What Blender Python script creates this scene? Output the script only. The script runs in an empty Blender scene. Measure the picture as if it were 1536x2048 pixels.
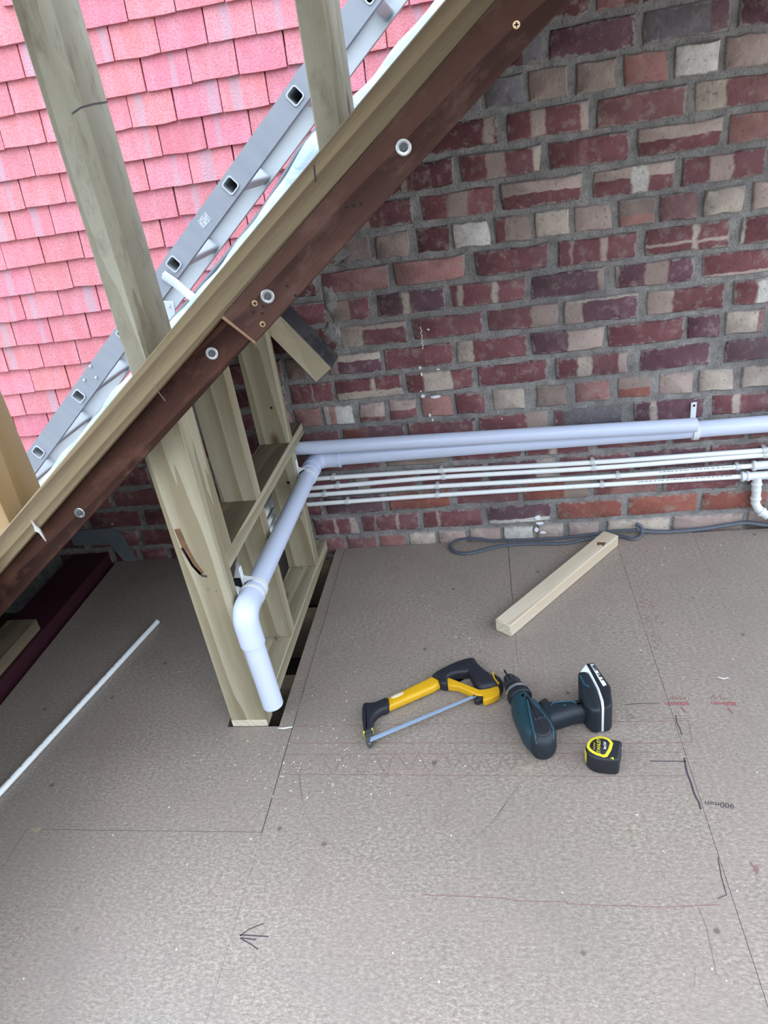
import bpy, bmesh, math, random
from mathutils import Vector, Matrix
random.seed(7)
sc = bpy.context.scene
COL = sc.collection

EXPOSURE = 2.24
SKY_LO, SKY_HI = 0.4, 1.9
SKY_COL = (.74, .86, 1.0, 1)
CEIL_Z = 1.52
CEIL_Y0, CEIL_X1, FRONT_H = .28, 1.5, 1.5  # extents of the added roof and front wall, tuned for the light

# ---------------------------------------------------------------- camera
PITCH, YAW, ROLL = 0.49468806, -0.18951181, -0.15599181
fw = Vector((math.sin(YAW)*math.cos(PITCH), math.cos(YAW)*math.cos(PITCH), -math.sin(PITCH)))
rt = Vector((math.cos(YAW), -math.sin(YAW), 0))
up = rt.cross(fw)
r2 = rt*math.cos(ROLL)+up*math.sin(ROLL)
u2 = -rt*math.sin(ROLL)+up*math.cos(ROLL)
cd = bpy.data.cameras.new('camera')
cd.sensor_fit = 'VERTICAL'; cd.sensor_height = 24.0; cd.lens = 1391.3/2048*24.0
cd.clip_start = 0.01; cd.clip_end = 100
cam = bpy.data.objects.new('camera', cd); COL.objects.link(cam)
M = Matrix((r2, u2, -fw)).transposed().to_4x4(); M.translation = Vector((0, 0, 1.178))
cam.matrix_world = M
sc.camera = cam

# ---------------------------------------------------------------- sky: even overcast, brighter overhead
wd = bpy.data.worlds.new('overcast_sky'); sc.world = wd; wd.use_nodes = True
nt = wd.node_tree; nt.nodes.clear()
o_ = nt.nodes.new('ShaderNodeOutputWorld'); b_ = nt.nodes.new('ShaderNodeBackground')
tc = nt.nodes.new('ShaderNodeTexCoord'); sp = nt.nodes.new('ShaderNodeSeparateXYZ')
mr = nt.nodes.new('ShaderNodeMapRange'); mr.inputs['From Min'].default_value = 0; mr.inputs['From Max'].default_value = 1
mr.inputs['To Min'].default_value = SKY_LO; mr.inputs['To Max'].default_value = SKY_HI
nt.links.new(tc.outputs['Generated'], sp.inputs[0]); nt.links.new(sp.outputs['Z'], mr.inputs['Value'])
b_.inputs['Color'].default_value = SKY_COL
nt.links.new(mr.outputs[0], b_.inputs['Strength']); nt.links.new(b_.outputs[0], o_.inputs['Surface'])

vs = sc.view_settings
vs.view_transform = 'Standard'; vs.look = 'None'; vs.gamma = 1.0; vs.use_curve_mapping = False
vs.exposure = EXPOSURE

# ---------------------------------------------------------------- helpers
def put(o, parent=None):
    COL.objects.link(o)
    if parent is not None: o.parent = parent
    return o
def tag(o, label=None, cat=None, group=None, kind=None):
    if label: o['label'] = label
    if cat: o['category'] = cat
    if group: o['group'] = group
    if kind: o['kind'] = kind
    return o
def empty(name, loc=(0, 0, 0), rz=0.0):
    o = bpy.data.objects.new(name, None); o.empty_display_size = 0.05
    o.location = loc; o.rotation_euler = (0, 0, rz); COL.objects.link(o); return o
def mesh(name, verts, faces, mat, parent=None, smooth=None):
    me = bpy.data.meshes.new(name); me.from_pydata([tuple(v) for v in verts], [], faces); me.update()
    if mat: me.materials.append(mat)
    if smooth is not None:
        for p in me.polygons: p.use_smooth = True
        me.set_sharp_from_angle(angle=math.radians(smooth))
    return put(bpy.data.objects.new(name, me), parent)
def from_bm(name, bm, mat, parent=None, smooth=None):
    me = bpy.data.meshes.new(name); bmesh.ops.recalc_face_normals(bm, faces=bm.faces); bm.to_mesh(me); bm.free()
    if mat: me.materials.append(mat)
    if smooth is not None:
        for p in me.polygons: p.use_smooth = True
        me.set_sharp_from_angle(angle=math.radians(smooth))
    return put(bpy.data.objects.new(name, me), parent)
def frame(origin, xdir, zdir):
    x = Vector(xdir).normalized(); z = Vector(zdir); z = (z-x*z.dot(x)).normalized(); y = z.cross(x)
    m = Matrix((x, y, z)).transposed().to_4x4(); m.translation = Vector(origin); return m
def block(name, lo, hi, mat, parent=None, bevel=0.0, matrix=None, seg=1):
    bm = bmesh.new(); bmesh.ops.create_cube(bm, size=1)
    for v in bm.verts:
        v.co = Vector([(lo[i]+hi[i])/2+v.co[i]*(hi[i]-lo[i]) for i in range(3)])
    if bevel: bmesh.ops.bevel(bm, geom=bm.edges[:], offset=bevel, segments=seg, affect='EDGES', profile=0.6)
    o = from_bm(name, bm, mat, parent, 40 if bevel else None)
    if matrix is not None: o.matrix_world = matrix if parent is None else parent.matrix_world.inverted() @ matrix
    return o
def beam(name, a, b, w, t, upv, mat, parent=None, bevel=0.002):
    """timber: local x along its length; w across, t along upv; a, b are the centres of its ends"""
    a = Vector(a); b = Vector(b); L = (b-a).length
    return block(name, (0, -w/2, -t/2), (L, w/2, t/2), mat, parent, bevel, frame(a, b-a, upv))
def prism(name, bottom, top, mat, parent=None, bevel=0.0):
    n = len(bottom); bm = bmesh.new()
    vb = [bm.verts.new(p) for p in bottom]; vt = [bm.verts.new(p) for p in top]
    bm.faces.new(vb[::-1]); bm.faces.new(vt)
    for i in range(n): bm.faces.new((vb[i], vb[(i+1) % n], vt[(i+1) % n], vt[i]))
    if bevel: bmesh.ops.bevel(bm, geom=bm.edges[:], offset=bevel, segments=1, affect='EDGES')
    return from_bm(name, bm, mat, parent, 40 if bevel else None)
def smooth_poly(p, n=3):
    out = []; N = len(p)
    for i in range(N):
        p0, p1, p2, p3 = [Vector(p[(i+k-1) % N]) for k in range(4)]
        for j in range(n):
            t = j/n
            out.append(0.5*((2*p1)+(p2-p0)*t+(2*p0-5*p1+4*p2-p3)*t*t+(3*p1-p0-3*p2+p3)*t*t*t))
    return out
def inset(p, d):
    N = len(p); out = []
    area = sum(p[i][0]*p[(i+1) % N][1]-p[(i+1) % N][0]*p[i][1] for i in range(N))
    s = 1 if area > 0 else -1
    for i in range(N):
        a, b, c = Vector(p[i-1]), Vector(p[i]), Vector(p[(i+1) % N])
        e1 = (b-a); e2 = (c-b)
        if e1.length < 1e-9: e1 = e2
        if e2.length < 1e-9: e2 = e1
        e1 = e1.normalized(); e2 = e2.normalized()
        n = Vector((-(e1+e2).y, (e1+e2).x))
        if n.length < 1e-6: n = Vector((-e1.y, e1.x))
        n.normalize(); k = max(0.5, n.dot(Vector((-e1.y, e1.x))))
        out.append(b+n*(s*d/k))
    return out
def pad(name, poly, z0, z1, r, mat, parent=None, sm=2, steps=4, squash=1.0):
    """a rounded slab: outline poly, from z0 to z1, edges rounded with radius r"""
    P = smooth_poly(poly, sm) if sm > 1 else [Vector(q) for q in poly]
    rings = []
    rz = min(r*squash, (z1-z0)/2)
    for k in range(steps+1):
        a = math.pi/2*k/steps; rings.append((r*(1-math.sin(a)), z0+rz*(1-math.cos(a))))
    for k in range(steps+1):
        a = math.pi/2*(1-k/steps); rings.append((r*(1-math.sin(a)), z1-rz*(1-math.cos(a))))
    bm = bmesh.new(); vr = []
    for d, z in rings:
        q = inset(P, d) if d > 1e-6 else P
        vr.append([bm.verts.new((v[0], v[1], z)) for v in q])
    n = len(P)
    for a, b in zip(vr, vr[1:]):
        for i in range(n): bm.faces.new((a[i], a[(i+1) % n], b[(i+1) % n], b[i]))
    c = [bm.faces.new(vr[0][::-1]), bm.faces.new(vr[-1])]
    bmesh.ops.triangulate(bm, faces=c)
    return from_bm(name, bm, mat, parent, 50)
def tube(name, pts, r, mat, parent=None, seg=20, caps=True, flat=1.0, upv=(0, 0, 1), hollow=0.0):
    pts = [Vector(p) for p in pts]; n = len(pts); bm = bmesh.new(); rings = []
    rr = r if isinstance(r, (list, tuple)) else [r]*n
    nrm = None
    for i in range(n):
        t = (pts[min(i+1, n-1)]-pts[max(i-1, 0)]).normalized()
        if nrm is None:
            u = Vector(upv); u = u-t*u.dot(t)
            if u.length < 1e-3: u = Vector((1, 0, 0))-t*t.x
            nrm = u.normalized()
        else:
            nrm = (nrm-t*nrm.dot(t)).normalized()
        bn = t.cross(nrm)
        rings.append([bm.verts.new(pts[i]+nrm*math.cos(2*math.pi*k/seg)*rr[i]*flat+bn*math.sin(2*math.pi*k/seg)*rr[i]) for k in range(seg)])
    for a, b in zip(rings, rings[1:]):
        for k in range(seg): bm.faces.new((a[k], a[(k+1) % seg], b[(k+1) % seg], b[k]))
    if hollow:
        t = (pts[-1]-pts[-2]).normalized(); q = []
        for dep in (0.0, 0.06):
            c = pts[-1]-t*dep
            q.append([bm.verts.new(c+(v.co-pts[-1])*hollow) for v in rings[-1]])
        for a, b in ((rings[-1], q[0]), (q[0], q[1])):
            for k in range(seg): bm.faces.new((a[k], a[(k+1) % seg], b[(k+1) % seg], b[k]))
        bm.faces.new(q[1]); bm.faces.new(rings[0][::-1])
    elif caps:
        bm.faces.new(rings[0][::-1]); bm.faces.new(rings[-1])
    return from_bm(name, bm, mat, parent, 50)
def lathe(name, axis_pts, mat, parent=None, seg=24, org=(0, 0, 0), ax=(1, 0, 0)):
    """axis_pts: (distance along axis, radius)"""
    o = Vector(org); a = Vector(ax).normalized()
    bm = bmesh.new(); u = Vector((0, 0, 1)); u = u-a*u.dot(a)
    if u.length < 1e-3: u = Vector((1, 0, 0))
    u.normalize(); w = a.cross(u); rings = []
    for d, r in axis_pts:
        rings.append([bm.verts.new(o+a*d+(u*math.cos(2*math.pi*k/seg)+w*math.sin(2*math.pi*k/seg))*max(r, 1e-5)) for k in range(seg)])
    for p, q in zip(rings, rings[1:]):
        for k in range(seg): bm.faces.new((p[k], p[(k+1) % seg], q[(k+1) % seg], q[k]))
    bm.faces.new(rings[0][::-1]); bm.faces.new(rings[-1])
    return from_bm(name, bm, mat, parent, 35)
def arc(c, a, b, r, n=8):
    """fillet points round corner c between directions a and b (unit, pointing away from the corner)"""
    c = Vector(c); a = Vector(a).normalized(); b = Vector(b).normalized()
    ang = a.angle(b); d = r/math.tan(ang/2); mid = (a+b).normalized(); ctr = c+mid*(r/math.sin(ang/2))
    p0 = c+a*d-ctr; p1 = c+b*d-ctr; th = p0.angle(p1); out = []
    for i in range(n+1):
        t = i/n; out.append(ctr+(p0*math.sin((1-t)*th)+p1*math.sin(t*th))/math.sin(th))
    return out
def ribbon(bm, pts, w, z):
    P = [Vector(p) for p in pts]; n = len(P); L = []
    for i in range(n):
        t = (P[min(i+1, n-1)]-P[max(i-1, 0)])
        t = t.normalized() if t.length > 1e-9 else Vector((1, 0))
        s = Vector((-t.y, t.x))*w/2
        L.append((bm.verts.new((*(P[i]+s), z)), bm.verts.new((*(P[i]-s), z))))
    for a, b in zip(L, L[1:]): bm.faces.new((a[0], b[0], b[1], a[1]))
def text_mesh(name, body, size, mat, parent, loc, rz=0.0, shear=0.0, bold=0.0, rot=None):
    cu = bpy.data.curves.new(name, 'FONT'); cu.body = body; cu.size = size; cu.align_x = 'CENTER'; cu.align_y = 'CENTER'
    cu.shear = shear; cu.offset = bold; cu.resolution_u = 3
    t = bpy.data.objects.new(name+'_src', cu); COL.objects.link(t)
    dg = bpy.context.evaluated_depsgraph_get(); me = bpy.data.meshes.new_from_object(t.evaluated_get(dg))
    bpy.data.objects.remove(t); bpy.data.curves.remove(cu)
    me.name = name; me.materials.clear(); me.materials.append(mat)
    o = put(bpy.data.objects.new(name, me), parent); o.location = loc; o.rotation_euler = rot or (0, 0, rz); return o

# ---------------------------------------------------------------- materials
class N:
    def __init__(s, name):
        s.m = bpy.data.materials.new(name); s.m.use_nodes = True; s.t = s.m.node_tree
        s.t.nodes.clear(); s.out = s.n('ShaderNodeOutputMaterial'); s.b = s.n('ShaderNodeBsdfPrincipled')
        s.l(s.b.outputs[0], s.out.inputs['Surface'])
    def n(s, kind, **kw):
        x = s.t.nodes.new(kind)
        for k, v in kw.items(): setattr(x, k, v)
        return x
    def l(s, a, b): s.t.links.new(a, b)
    def coord(s, which='Object', scale=(1, 1, 1), loc=None, rnd=False):
        c = s.n('ShaderNodeTexCoord'); mp = s.n('ShaderNodeMapping'); mp.inputs['Scale'].default_value = scale
        if which == 'Position':
            g = s.n('ShaderNodeNewGeometry'); src = g.outputs['Position']
        else: src = c.outputs[which]
        if rnd:
            oi = s.n('ShaderNodeObjectInfo'); ml = s.n('ShaderNodeMath', operation='MULTIPLY'); ml.inputs[1].default_value = 37.0
            s.l(oi.outputs['Random'], ml.inputs[0])
            ad = s.n('ShaderNodeVectorMath', operation='ADD'); s.l(src, ad.inputs[0]); s.l(ml.outputs[0], ad.inputs[1]); src = ad.outputs[0]
        s.l(src, mp.inputs['Vector']); return mp.outputs[0]
    def noise(s, co, scale=5, detail=3, rough=.5, dist=0):
        x = s.n('ShaderNodeTexNoise'); x.inputs['Scale'].default_value = scale; x.inputs['Detail'].default_value = detail
        x.inputs['Roughness'].default_value = rough; x.inputs['Distortion'].default_value = dist; s.l(co, x.inputs['Vector']); return x.outputs['Fac']
    def voro(s, co, scale=5, feat='F1', out='Distance'):
        x = s.n('ShaderNodeTexVoronoi', feature=feat); x.inputs['Scale'].default_value = scale; s.l(co, x.inputs['Vector']); return x.outputs[out]
    def ramp(s, fac, stops, interp='LINEAR'):
        r = s.n('ShaderNodeValToRGB'); e = r.color_ramp; e.interpolation = interp
        while len(e.elements) < len(stops): e.elements.new(0.5)
        for el, (p, c) in zip(e.elements, stops):
            el.position = p; el.color = (*c, 1) if not isinstance(c, (int, float)) else (c, c, c, 1)
        s.l(fac, r.inputs[0]); return r.outputs[0]
    def mix(s, fac, a, b, blend='MIX'):
        m = s.n('ShaderNodeMix', data_type='RGBA', blend_type=blend)
        for sock, v in ((m.inputs[0], fac), (m.inputs[6], a), (m.inputs[7], b)):
            if hasattr(v, 'links') or hasattr(v, 'is_linked'): s.l(v, sock)
            elif isinstance(v, (int, float)): sock.default_value = v
            else: sock.default_value = (*v, 1)
        return m.outputs[2]
    def math(s, op, a, b=None, clamp=False):
        m = s.n('ShaderNodeMath', operation=op, use_clamp=clamp)
        for sock, v in ((m.inputs[0], a), (m.inputs[1], b)):
            if v is None: continue
            if isinstance(v, (int, float)): sock.default_value = v
            else: s.l(v, sock)
        return m.outputs[0]
    def attr(s, name, out='Vector'):
        a = s.n('ShaderNodeAttribute', attribute_type='OBJECT', attribute_name=name); return a.outputs[out]
    def bump(s, h, dist=.001, strength=1.0):
        b = s.n('ShaderNodeBump'); b.inputs['Distance'].default_value = dist; b.inputs['Strength'].default_value = strength
        s.l(h, b.inputs['Height']); s.l(b.outputs[0], s.b.inputs['Normal'])
    def fin(s, col=None, rough=.6, metal=0.0, spec=None):
        if col is not None:
            if isinstance(col, tuple): s.b.inputs['Base Color'].default_value = (*col, 1)
            else: s.l(col, s.b.inputs['Base Color'])
        if isinstance(rough, (int, float)): s.b.inputs['Roughness'].default_value = rough
        else: s.l(rough, s.b.inputs['Roughness'])
        s.b.inputs['Metallic'].default_value = metal
        if spec is not None: s.b.inputs['Specular IOR Level'].default_value = spec
        return s.m
def m_plain(name, col, rough=.5, metal=0.0, var=.08, scale=60, spec=None):
    k = N(name); f = k.noise(k.coord('Object'), scale, 3)
    c = k.mix(f, tuple(x*(1-var) for x in col), tuple(min(1, x*(1+var)) for x in col))
    return k.fin(c, rough, metal, spec)
def m_wood(name, light, dark, knot, rings=9.0, knots=1.0, rough=.65, dirt=None, stretch=.07, contrast=(.3, .75), dist=5.0, spec=.5):
    k = N(name)
    co = k.coord('Object', (stretch, 1, 1), rnd=True)
    w = k.n('ShaderNodeTexWave', wave_type='BANDS', bands_direction='DIAGONAL', wave_profile='SAW')
    w.inputs['Scale'].default_value = rings; w.inputs['Distortion'].default_value = dist
    w.inputs['Detail'].default_value = 2.0; w.inputs['Detail Scale'].default_value = 1.6; w.inputs['Detail Roughness'].default_value = .55
    k.l(co, w.inputs['Vector'])
    fine = k.noise(k.coord('Object', (.05, 1, 1), rnd=True), 420, 2)
    g = k.math('ADD', k.math('MULTIPLY', w.outputs['Fac'], .7), k.math('MULTIPLY', fine, .35))
    c = k.ramp(g, [(contrast[0], light), (contrast[1], dark)])
    blot = k.noise(k.coord('Object', (.6, 1, 1), rnd=True), 9, 3)
    c = k.mix(k.ramp(blot, [(.35, 0.0), (.75, .45)]), c, tuple(x*.72 for x in light))
    v = k.voro(k.coord('Object', (.55, 1, 1), rnd=True), 5.2)
    kn = k.ramp(v, [(.045*knots, 1.0), (.10*knots+.001, 0.0)])
    c = k.mix(kn, c, knot)
    if dirt:
        d = k.noise(k.coord('Object', (.5, 1, 1), rnd=True), 22, 5, .7)
        c = k.mix(k.ramp(d, [(.5, 0.0), (.72, .8)]), c, dirt)
    k.bump(k.math('ADD', k.math('MULTIPLY', w.outputs['Fac'], .4), fine), .0006, .6)
    return k.fin(c, rough, spec=spec)
W_TREAT = m_wood('treated_pine', (.42, .37, .26), (.255, .205, .12), (.13, .07, .04), rings=13, stretch=.05)
W_WARM = m_wood('warm_treated_pine', (.44, .31, .165), (.34, .22, .10), (.16, .07, .03), rings=8)
W_TREAT2 = m_wood('treated_pine_weathered', (.40, .375, .295), (.30, .27, .20), (.09, .06, .045), rings=7, dirt=(.16, .13, .09))
W_PLATE = m_wood('treated_pine_plate', (.245, .185, .10), (.12, .075, .038), (.08, .04, .02), rings=26, knots=.5, stretch=.018, dist=2.2)
W_OLD = m_wood('old_brown_rafter', (.072, .030, .020), (.028, .011, .008), (.01, .005, .004), rings=14, dirt=(.125, .058, .040), rough=.85, spec=.2, knots=.7, stretch=.05)
W_OLD2 = m_wood('old_brown_rafter_clean', (.088, .041, .030), (.038, .016, .012), (.01, .005, .004), rings=12, dirt=(.135, .072, .058), rough=.8, spec=.25, knots=.7, stretch=.05)
W_PALE = m_wood('planed_pine', (.62, .53, .41), (.52, .41, .29), (.20, .10, .05), rings=9, knots=.8)
W_ENDS = m_wood('sawn_end_grain', (.74, .66, .52), (.62, .53, .39), (.4, .3, .2), rings=30, stretch=1.0, knots=.05)
W_SAWN = m_wood('old_sawn_face', (.60, .52, .37), (.50, .42, .28), (.3, .2, .1), rings=5, stretch=.25, knots=.05, dirt=(.46, .37, .25))
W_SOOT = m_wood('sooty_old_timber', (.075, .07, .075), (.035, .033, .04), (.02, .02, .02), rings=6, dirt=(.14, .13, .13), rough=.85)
W_ROUGH = m_wood('rough_sawn_shaded_timber', (.24, .185, .115), (.14, .105, .065), (.1, .05, .03), rings=10, dirt=(.12, .09, .06))  # rough brown grain, tone darkened to carry shade

k = N('chipboard_floor')
co = k.coord('Position')
fl = k.noise(k.coord('Position', (1, 1.9, 1)), 105, 4, .68)
fl2 = k.noise(k.coord('Position', (.55, 1.5, 1)), 330, 2, .5)
big = k.noise(co, 2.1, 4, .6); mid = k.noise(co, 11, 4, .6)
c = k.ramp(fl, [(.30, (.155, .120, .094)), (.52, (.265, .218, .180)), (.72, (.42, .36, .305))])
c = k.mix(k.ramp(fl2, [(.56, 0.0), (.70, .55)]), c, (.50, .45, .41)); c = k.mix(k.ramp(fl2, [(.30, .5), (.42, 0.0)]), c, (.15, .115, .095))
pk = k.noise(k.coord('Position', (1, 1, 1)), 5.5, 3, .55)
c = k.mix(k.ramp(pk, [(.42, 0.0), (.62, .30)]), c, (.30, .215, .20))
c = k.mix(k.ramp(big, [(.38, 0.0), (.66, .5)]), c, (.20, .175, .15))
c = k.mix(k.ramp(mid, [(.55, 0.0), (.8, .38)]), c, (.17, .135, .12))
sp_ = k.voro(co, 9.0)
c = k.mix(k.ramp(sp_, [(.035, .75), (.065, 0.0)]), c, (.09, .065, .055))
k.bump(k.math('ADD', fl, k.math('MULTIPLY', mid, .5)), .0007, .5)
FLOOR = k.fin(c, k.ramp(mid, [(.3, .42), (.8, .6)]), spec=.5)
k = N('dark_void_timber'); DARK = k.fin(k.mix(k.noise(k.coord('Position'), 30, 3), (.035, .028, .022), (.07, .055, .045)), .9)
k = N('joist_timber'); JOIST = k.fin(k.mix(k.noise(k.coord('Position', (1, 6, 1)), 30, 3), (.14, .10, .07), (.22, .16, .11)), .8)

def brick_mat():
    k = N('old_brick'); g = k.n('ShaderNodeTexCoord'); sp = k.n('ShaderNodeSeparateXYZ'); k.l(g.outputs['Generated'], sp.inputs[0])
    wob = k.math('MULTIPLY', k.math('SUBTRACT', k.noise(k.coord('Position'), 40, 3), .5), .22)
    u = k.math('ADD', sp.outputs['X'], k.math('MULTIPLY', wob, .5)); v = k.math('ADD', sp.outputs['Z'], wob)
    c = k.attr('tone')
    n1 = k.noise(k.coord('Position'), 22, 4, .6); n2 = k.noise(k.coord('Position'), 95, 3, .6)
    c = k.mix(k.ramp(n1, [(.38, 0.0), (.68, .5)]), c, k.mix(1.0, c, (.62, .52, .6), 'MULTIPLY'))
    for q in ('a', 'b'):
        r = k.n('ShaderNodeSeparateXYZ'); k.l(k.attr('span_'+q), r.inputs[0])
        w = k.n('ShaderNodeMix', data_type='FLOAT'); k.l(r.outputs['Z'], w.inputs[0]); k.l(u, w.inputs[2]); k.l(v, w.inputs[3])
        t = w.outputs[0]
        lo = k.math('MULTIPLY', k.math('SUBTRACT', t, r.outputs['X']), 28, True); hi = k.math('MULTIPLY', k.math('SUBTRACT', r.outputs['Y'], t), 28, True)
        c = k.mix(k.math('MULTIPLY', k.math('MULTIPLY', lo, hi), .92), c, k.attr('tone_'+q))
    # mortar left on the arrises, ragged
    eu = k.math('MULTIPLY', k.math('MINIMUM', sp.outputs['X'], k.math('SUBTRACT', 1.0, sp.outputs['X'])), .17)
    ev = k.math('MULTIPLY', k.math('MINIMUM', sp.outputs['Z'], k.math('SUBTRACT', 1.0, sp.outputs['Z'])), .065)
    ed = k.math('SUBTRACT', k.math('MINIMUM', eu, ev), k.math('MULTIPLY', k.math('SUBTRACT', k.noise(k.coord('Position'), 55, 4, .65), .43), .032))
    c = k.mix(k.ramp(ed, [(.0, .85), (.003, 0.0)]), c, (.28, .26, .245))
    # mortar smears and grey bloom
    c = k.mix(k.ramp(k.noise(k.coord('Position'), 34, 5, .7), [(.52, 0.0), (.70, .6)]), c, (.33, .27, .245))
    c = k.mix(k.ramp(n2, [(.30, .5), (.40, 0.0)]), c, (.10, .05, .05))
    # soot patches, the size of a few bricks
    c = k.mix(k.ramp(k.noise(k.coord('Position'), 3.1, 3, .5), [(.50, 0.0), (.72, .55)]), c, (.10, .085, .09))
    k.bump(k.math('ADD', n2, k.math('MULTIPLY', n1, 2.0)), .0025, .8)
    return k.fin(c, .85, spec=.3)
BRICK = brick_mat()
k = N('old_mortar')
n1 = k.noise(k.coord('Position'), 26, 5, .65); n2 = k.noise(k.coord('Position'), 170, 3)
c = k.ramp(n1, [(.3, (.165, .155, .15)), (.55, (.285, .27, .26)), (.78, (.39, .375, .36))])
c = k.mix(k.ramp(n2, [(.3, .6), (.45, 0.0)]), c, (.10, .09, .085))
c = k.mix(k.ramp(k.noise(k.coord('Position'), 3.1, 3, .5), [(.48, 0.0), (.70, .6)]), c, (.11, .10, .105))
k.bump(k.math('ADD', n1, k.math('MULTIPLY', n2, .5)), .006, 1.0)
MORTAR = k.fin(c, .95, spec=.2)
def tile_mat():
    k = N('red_concrete_tile'); g = k.n('ShaderNodeTexCoord'); sp = k.n('ShaderNodeSeparateXYZ'); k.l(g.outputs['Generated'], sp.inputs[0])
    c = k.attr('tone')
    n = k.noise(k.coord('Position', (1, 1, .8)), 190, 3, .6); n1 = k.noise(k.coord('Position', (1, 1, .25)), 24, 3)
    c = k.mix(k.ramp(n1, [(.4, 0.0), (.7, .45)]), c, (.54, .27, .32))
    c = k.mix(k.ramp(n, [(.32, .55), (.58, 0.0)]), c, (.30, .085, .085))
    r = k.n('ShaderNodeSeparateXYZ'); k.l(k.attr('span_a'), r.inputs[0])
    u = k.math('ADD', sp.outputs['X'], k.math('MULTIPLY', k.math('SUBTRACT', n1, .5), .1))
    lo = k.math('MULTIPLY', k.math('SUBTRACT', u, r.outputs['X']), 14, True); hi = k.math('MULTIPLY', k.math('SUBTRACT', r.outputs['Y'], u), 14, True)
    st = k.math('MULTIPLY', k.math('MULTIPLY', lo, hi), k.ramp(n, [(.3, .9), (.7, .35)]))
    c = k.mix(st, c, (.34, .25, .29))
    k.bump(n, .004, .9)
    return k.fin(c, .85, spec=.3)
TILE = tile_mat()
k = N('tile_backing'); TBACK = k.fin((.09, .02, .02), .9)
PVC = m_plain('white_pvc', (.60, .66, .83), .28, var=.03, scale=20)
PVC2 = m_plain('white_plastic_pipe', (.84, .86, .86), .35, var=.04, scale=30)
CLIPM = m_plain('clear_white_clip', (.60, .62, .63), .4, var=.05)
k = N('printed_white_pipe'); w_ = k.noise(k.coord('Object', (1, 1, 1)), 160, 1)
PRINT = k.fin((.22, .22, .23), .6)
BLUE = m_plain('blue_print', (.03, .06, .35), .5)
STEEL = m_plain('red_oxide_paint', (.045, .009, .017), .5, var=.4, scale=9)
ALU = N('dull_aluminium'); nn = ALU.noise(ALU.coord('Object', (1, .2, .2)), 30, 4)
ALU = ALU.fin(ALU.mix(nn, (.20, .215, .245), (.28, .295, .33)), .45, .25)
ALU2 = m_plain('bright_aluminium', (.44, .46, .48), .4, .2, .06, 30)
ZINC = m_plain('zinc_steel', (.62, .64, .66), .32, .9, .12, 90)
BRASS = m_plain('brass_screw', (.72, .50, .30), .3, .9, .1, 90)
BLACK = m_plain('black_hole', (.012, .011, .011), .9)
k = N('breather_membrane'); n = k.noise(k.coord('Position', (1, 1, 1)), 14, 4, .6, .6)
k.bump(n, .01, .8); MEMB = k.fin(k.mix(k.ramp(n, [(.42, 0.0), (.6, .8)]), (.30, .36, .39), (.20, .26, .30)), .6)
FLASH = m_plain('grey_flashing', (.09, .105, .12), .5, var=.1)
CABLE = m_plain('grey_cable', (.075, .085, .11), .42, var=.1, scale=30)
RED = m_plain('red_pen', (.21, .105, .10), .8); PENK = m_plain('black_pen', (.05, .04, .05), .8); PENC = m_plain('pencil', (.19, .165, .15), .8)
REDB = m_plain('red_pen_bold', (.33, .05, .07), .8)
YEL = m_plain('yellow_enamel', (.62, .34, .008), .38, var=.1, scale=25)
NAVY = m_plain('black_rubber', (.011, .012, .018), .6, var=.25, scale=40)
BLADE = m_plain('saw_blade_blue', (.30, .40, .55), .4, .2, .08, 40)
TEAL = m_plain('teal_plastic', (.009, .036, .050), .5, var=.15, scale=30)
TEALD = m_plain('dark_teal_rubber', (.007, .013, .020), .6, var=.2, scale=30)
TEALL = m_plain('light_teal_trim', (.014, .075, .11), .45, var=.1)
WHITE = m_plain('white_plastic', (.72, .74, .76), .4, var=.04)
DGREY = m_plain('dark_grey_metal', (.09, .095, .10), .4, .3, .15)
YEL2 = m_plain('yellow_plastic', (.66, .56, .03), .4, var=.1)
PLASTER = m_plain('bare_plasterboard', (.42, .40, .38), .9, var=.06, scale=4)
SHELL = m_plain('boarded_shell', (.30, .26, .21), .9, var=.15, scale=5)
PAINT = m_plain('white_paint_splash', (.78, .80, .84), .6)
CEMENT = m_plain('grey_cement_patch', (.15, .17, .20), .9, var=.25, scale=24)
FILM = m_plain('clear_plastic_shard', (.55, .52, .48), .25, var=.1)
REDT = m_plain('red_tape', (.45, .02, .05), .5)

SLOPE = math.radians(37.3); TS = math.tan(SLOPE)
SD = Vector((math.cos(SLOPE), 0, math.sin(SLOPE)))      # up the roof slope
SN = Vector((-math.sin(SLOPE), 0, math.cos(SLOPE)))     # square to the slope, upwards
WALL_Y = 1.916

# ================================================================= SETTING
# ---- floor: sheets of chipboard over joists
floor = tag(empty('floor'), kind='structure')
def sheet(poly, gap=.0005):
    P = inset(poly, gap) if gap else poly; n = len(P)
    o = prism('floor_panel', [(v[0], v[1], -.02) for v in P], [(v[0], v[1], 0) for v in P], FLOOR, floor)
    return o
sheet([(-1.335, -1.2), (-1.0303, -1.2), (-1.0315, .8575), (-.5105, .8575), (-.5155, 1.912), (-.545, 1.912), (-.545, 1.136), (-.674, 1.136), (-.674, 1.912), (-1.335, 1.912)], 0)
sheet([(-1.0297, -1.2), (-.5052, -1.2), (-.5092, .8562), (-1.0303, .8562)], 0)
sheet([(-.5050, -1.2), (.01585, -1.2), (.01575, 1.22), (.0132, 1.912), (-.5143, 1.912), (-.5088, .8562)], 0)
sheet([(.0159, -1.2), (.3290, -1.2), (.3374, 1.912), (.0150, 1.912), (.0159, 1.22)], 0)
sheet([(.3300, -1.2), (.541, -1.2), (.541, 1.33), (.5635, 1.89), (.5635, 1.912), (.3382, 1.912)], 0)
sheet([(.5412, 1.3305), (1.7, 1.3305), (1.7, 1.89), (.5640, 1.89)], 0)
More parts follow.
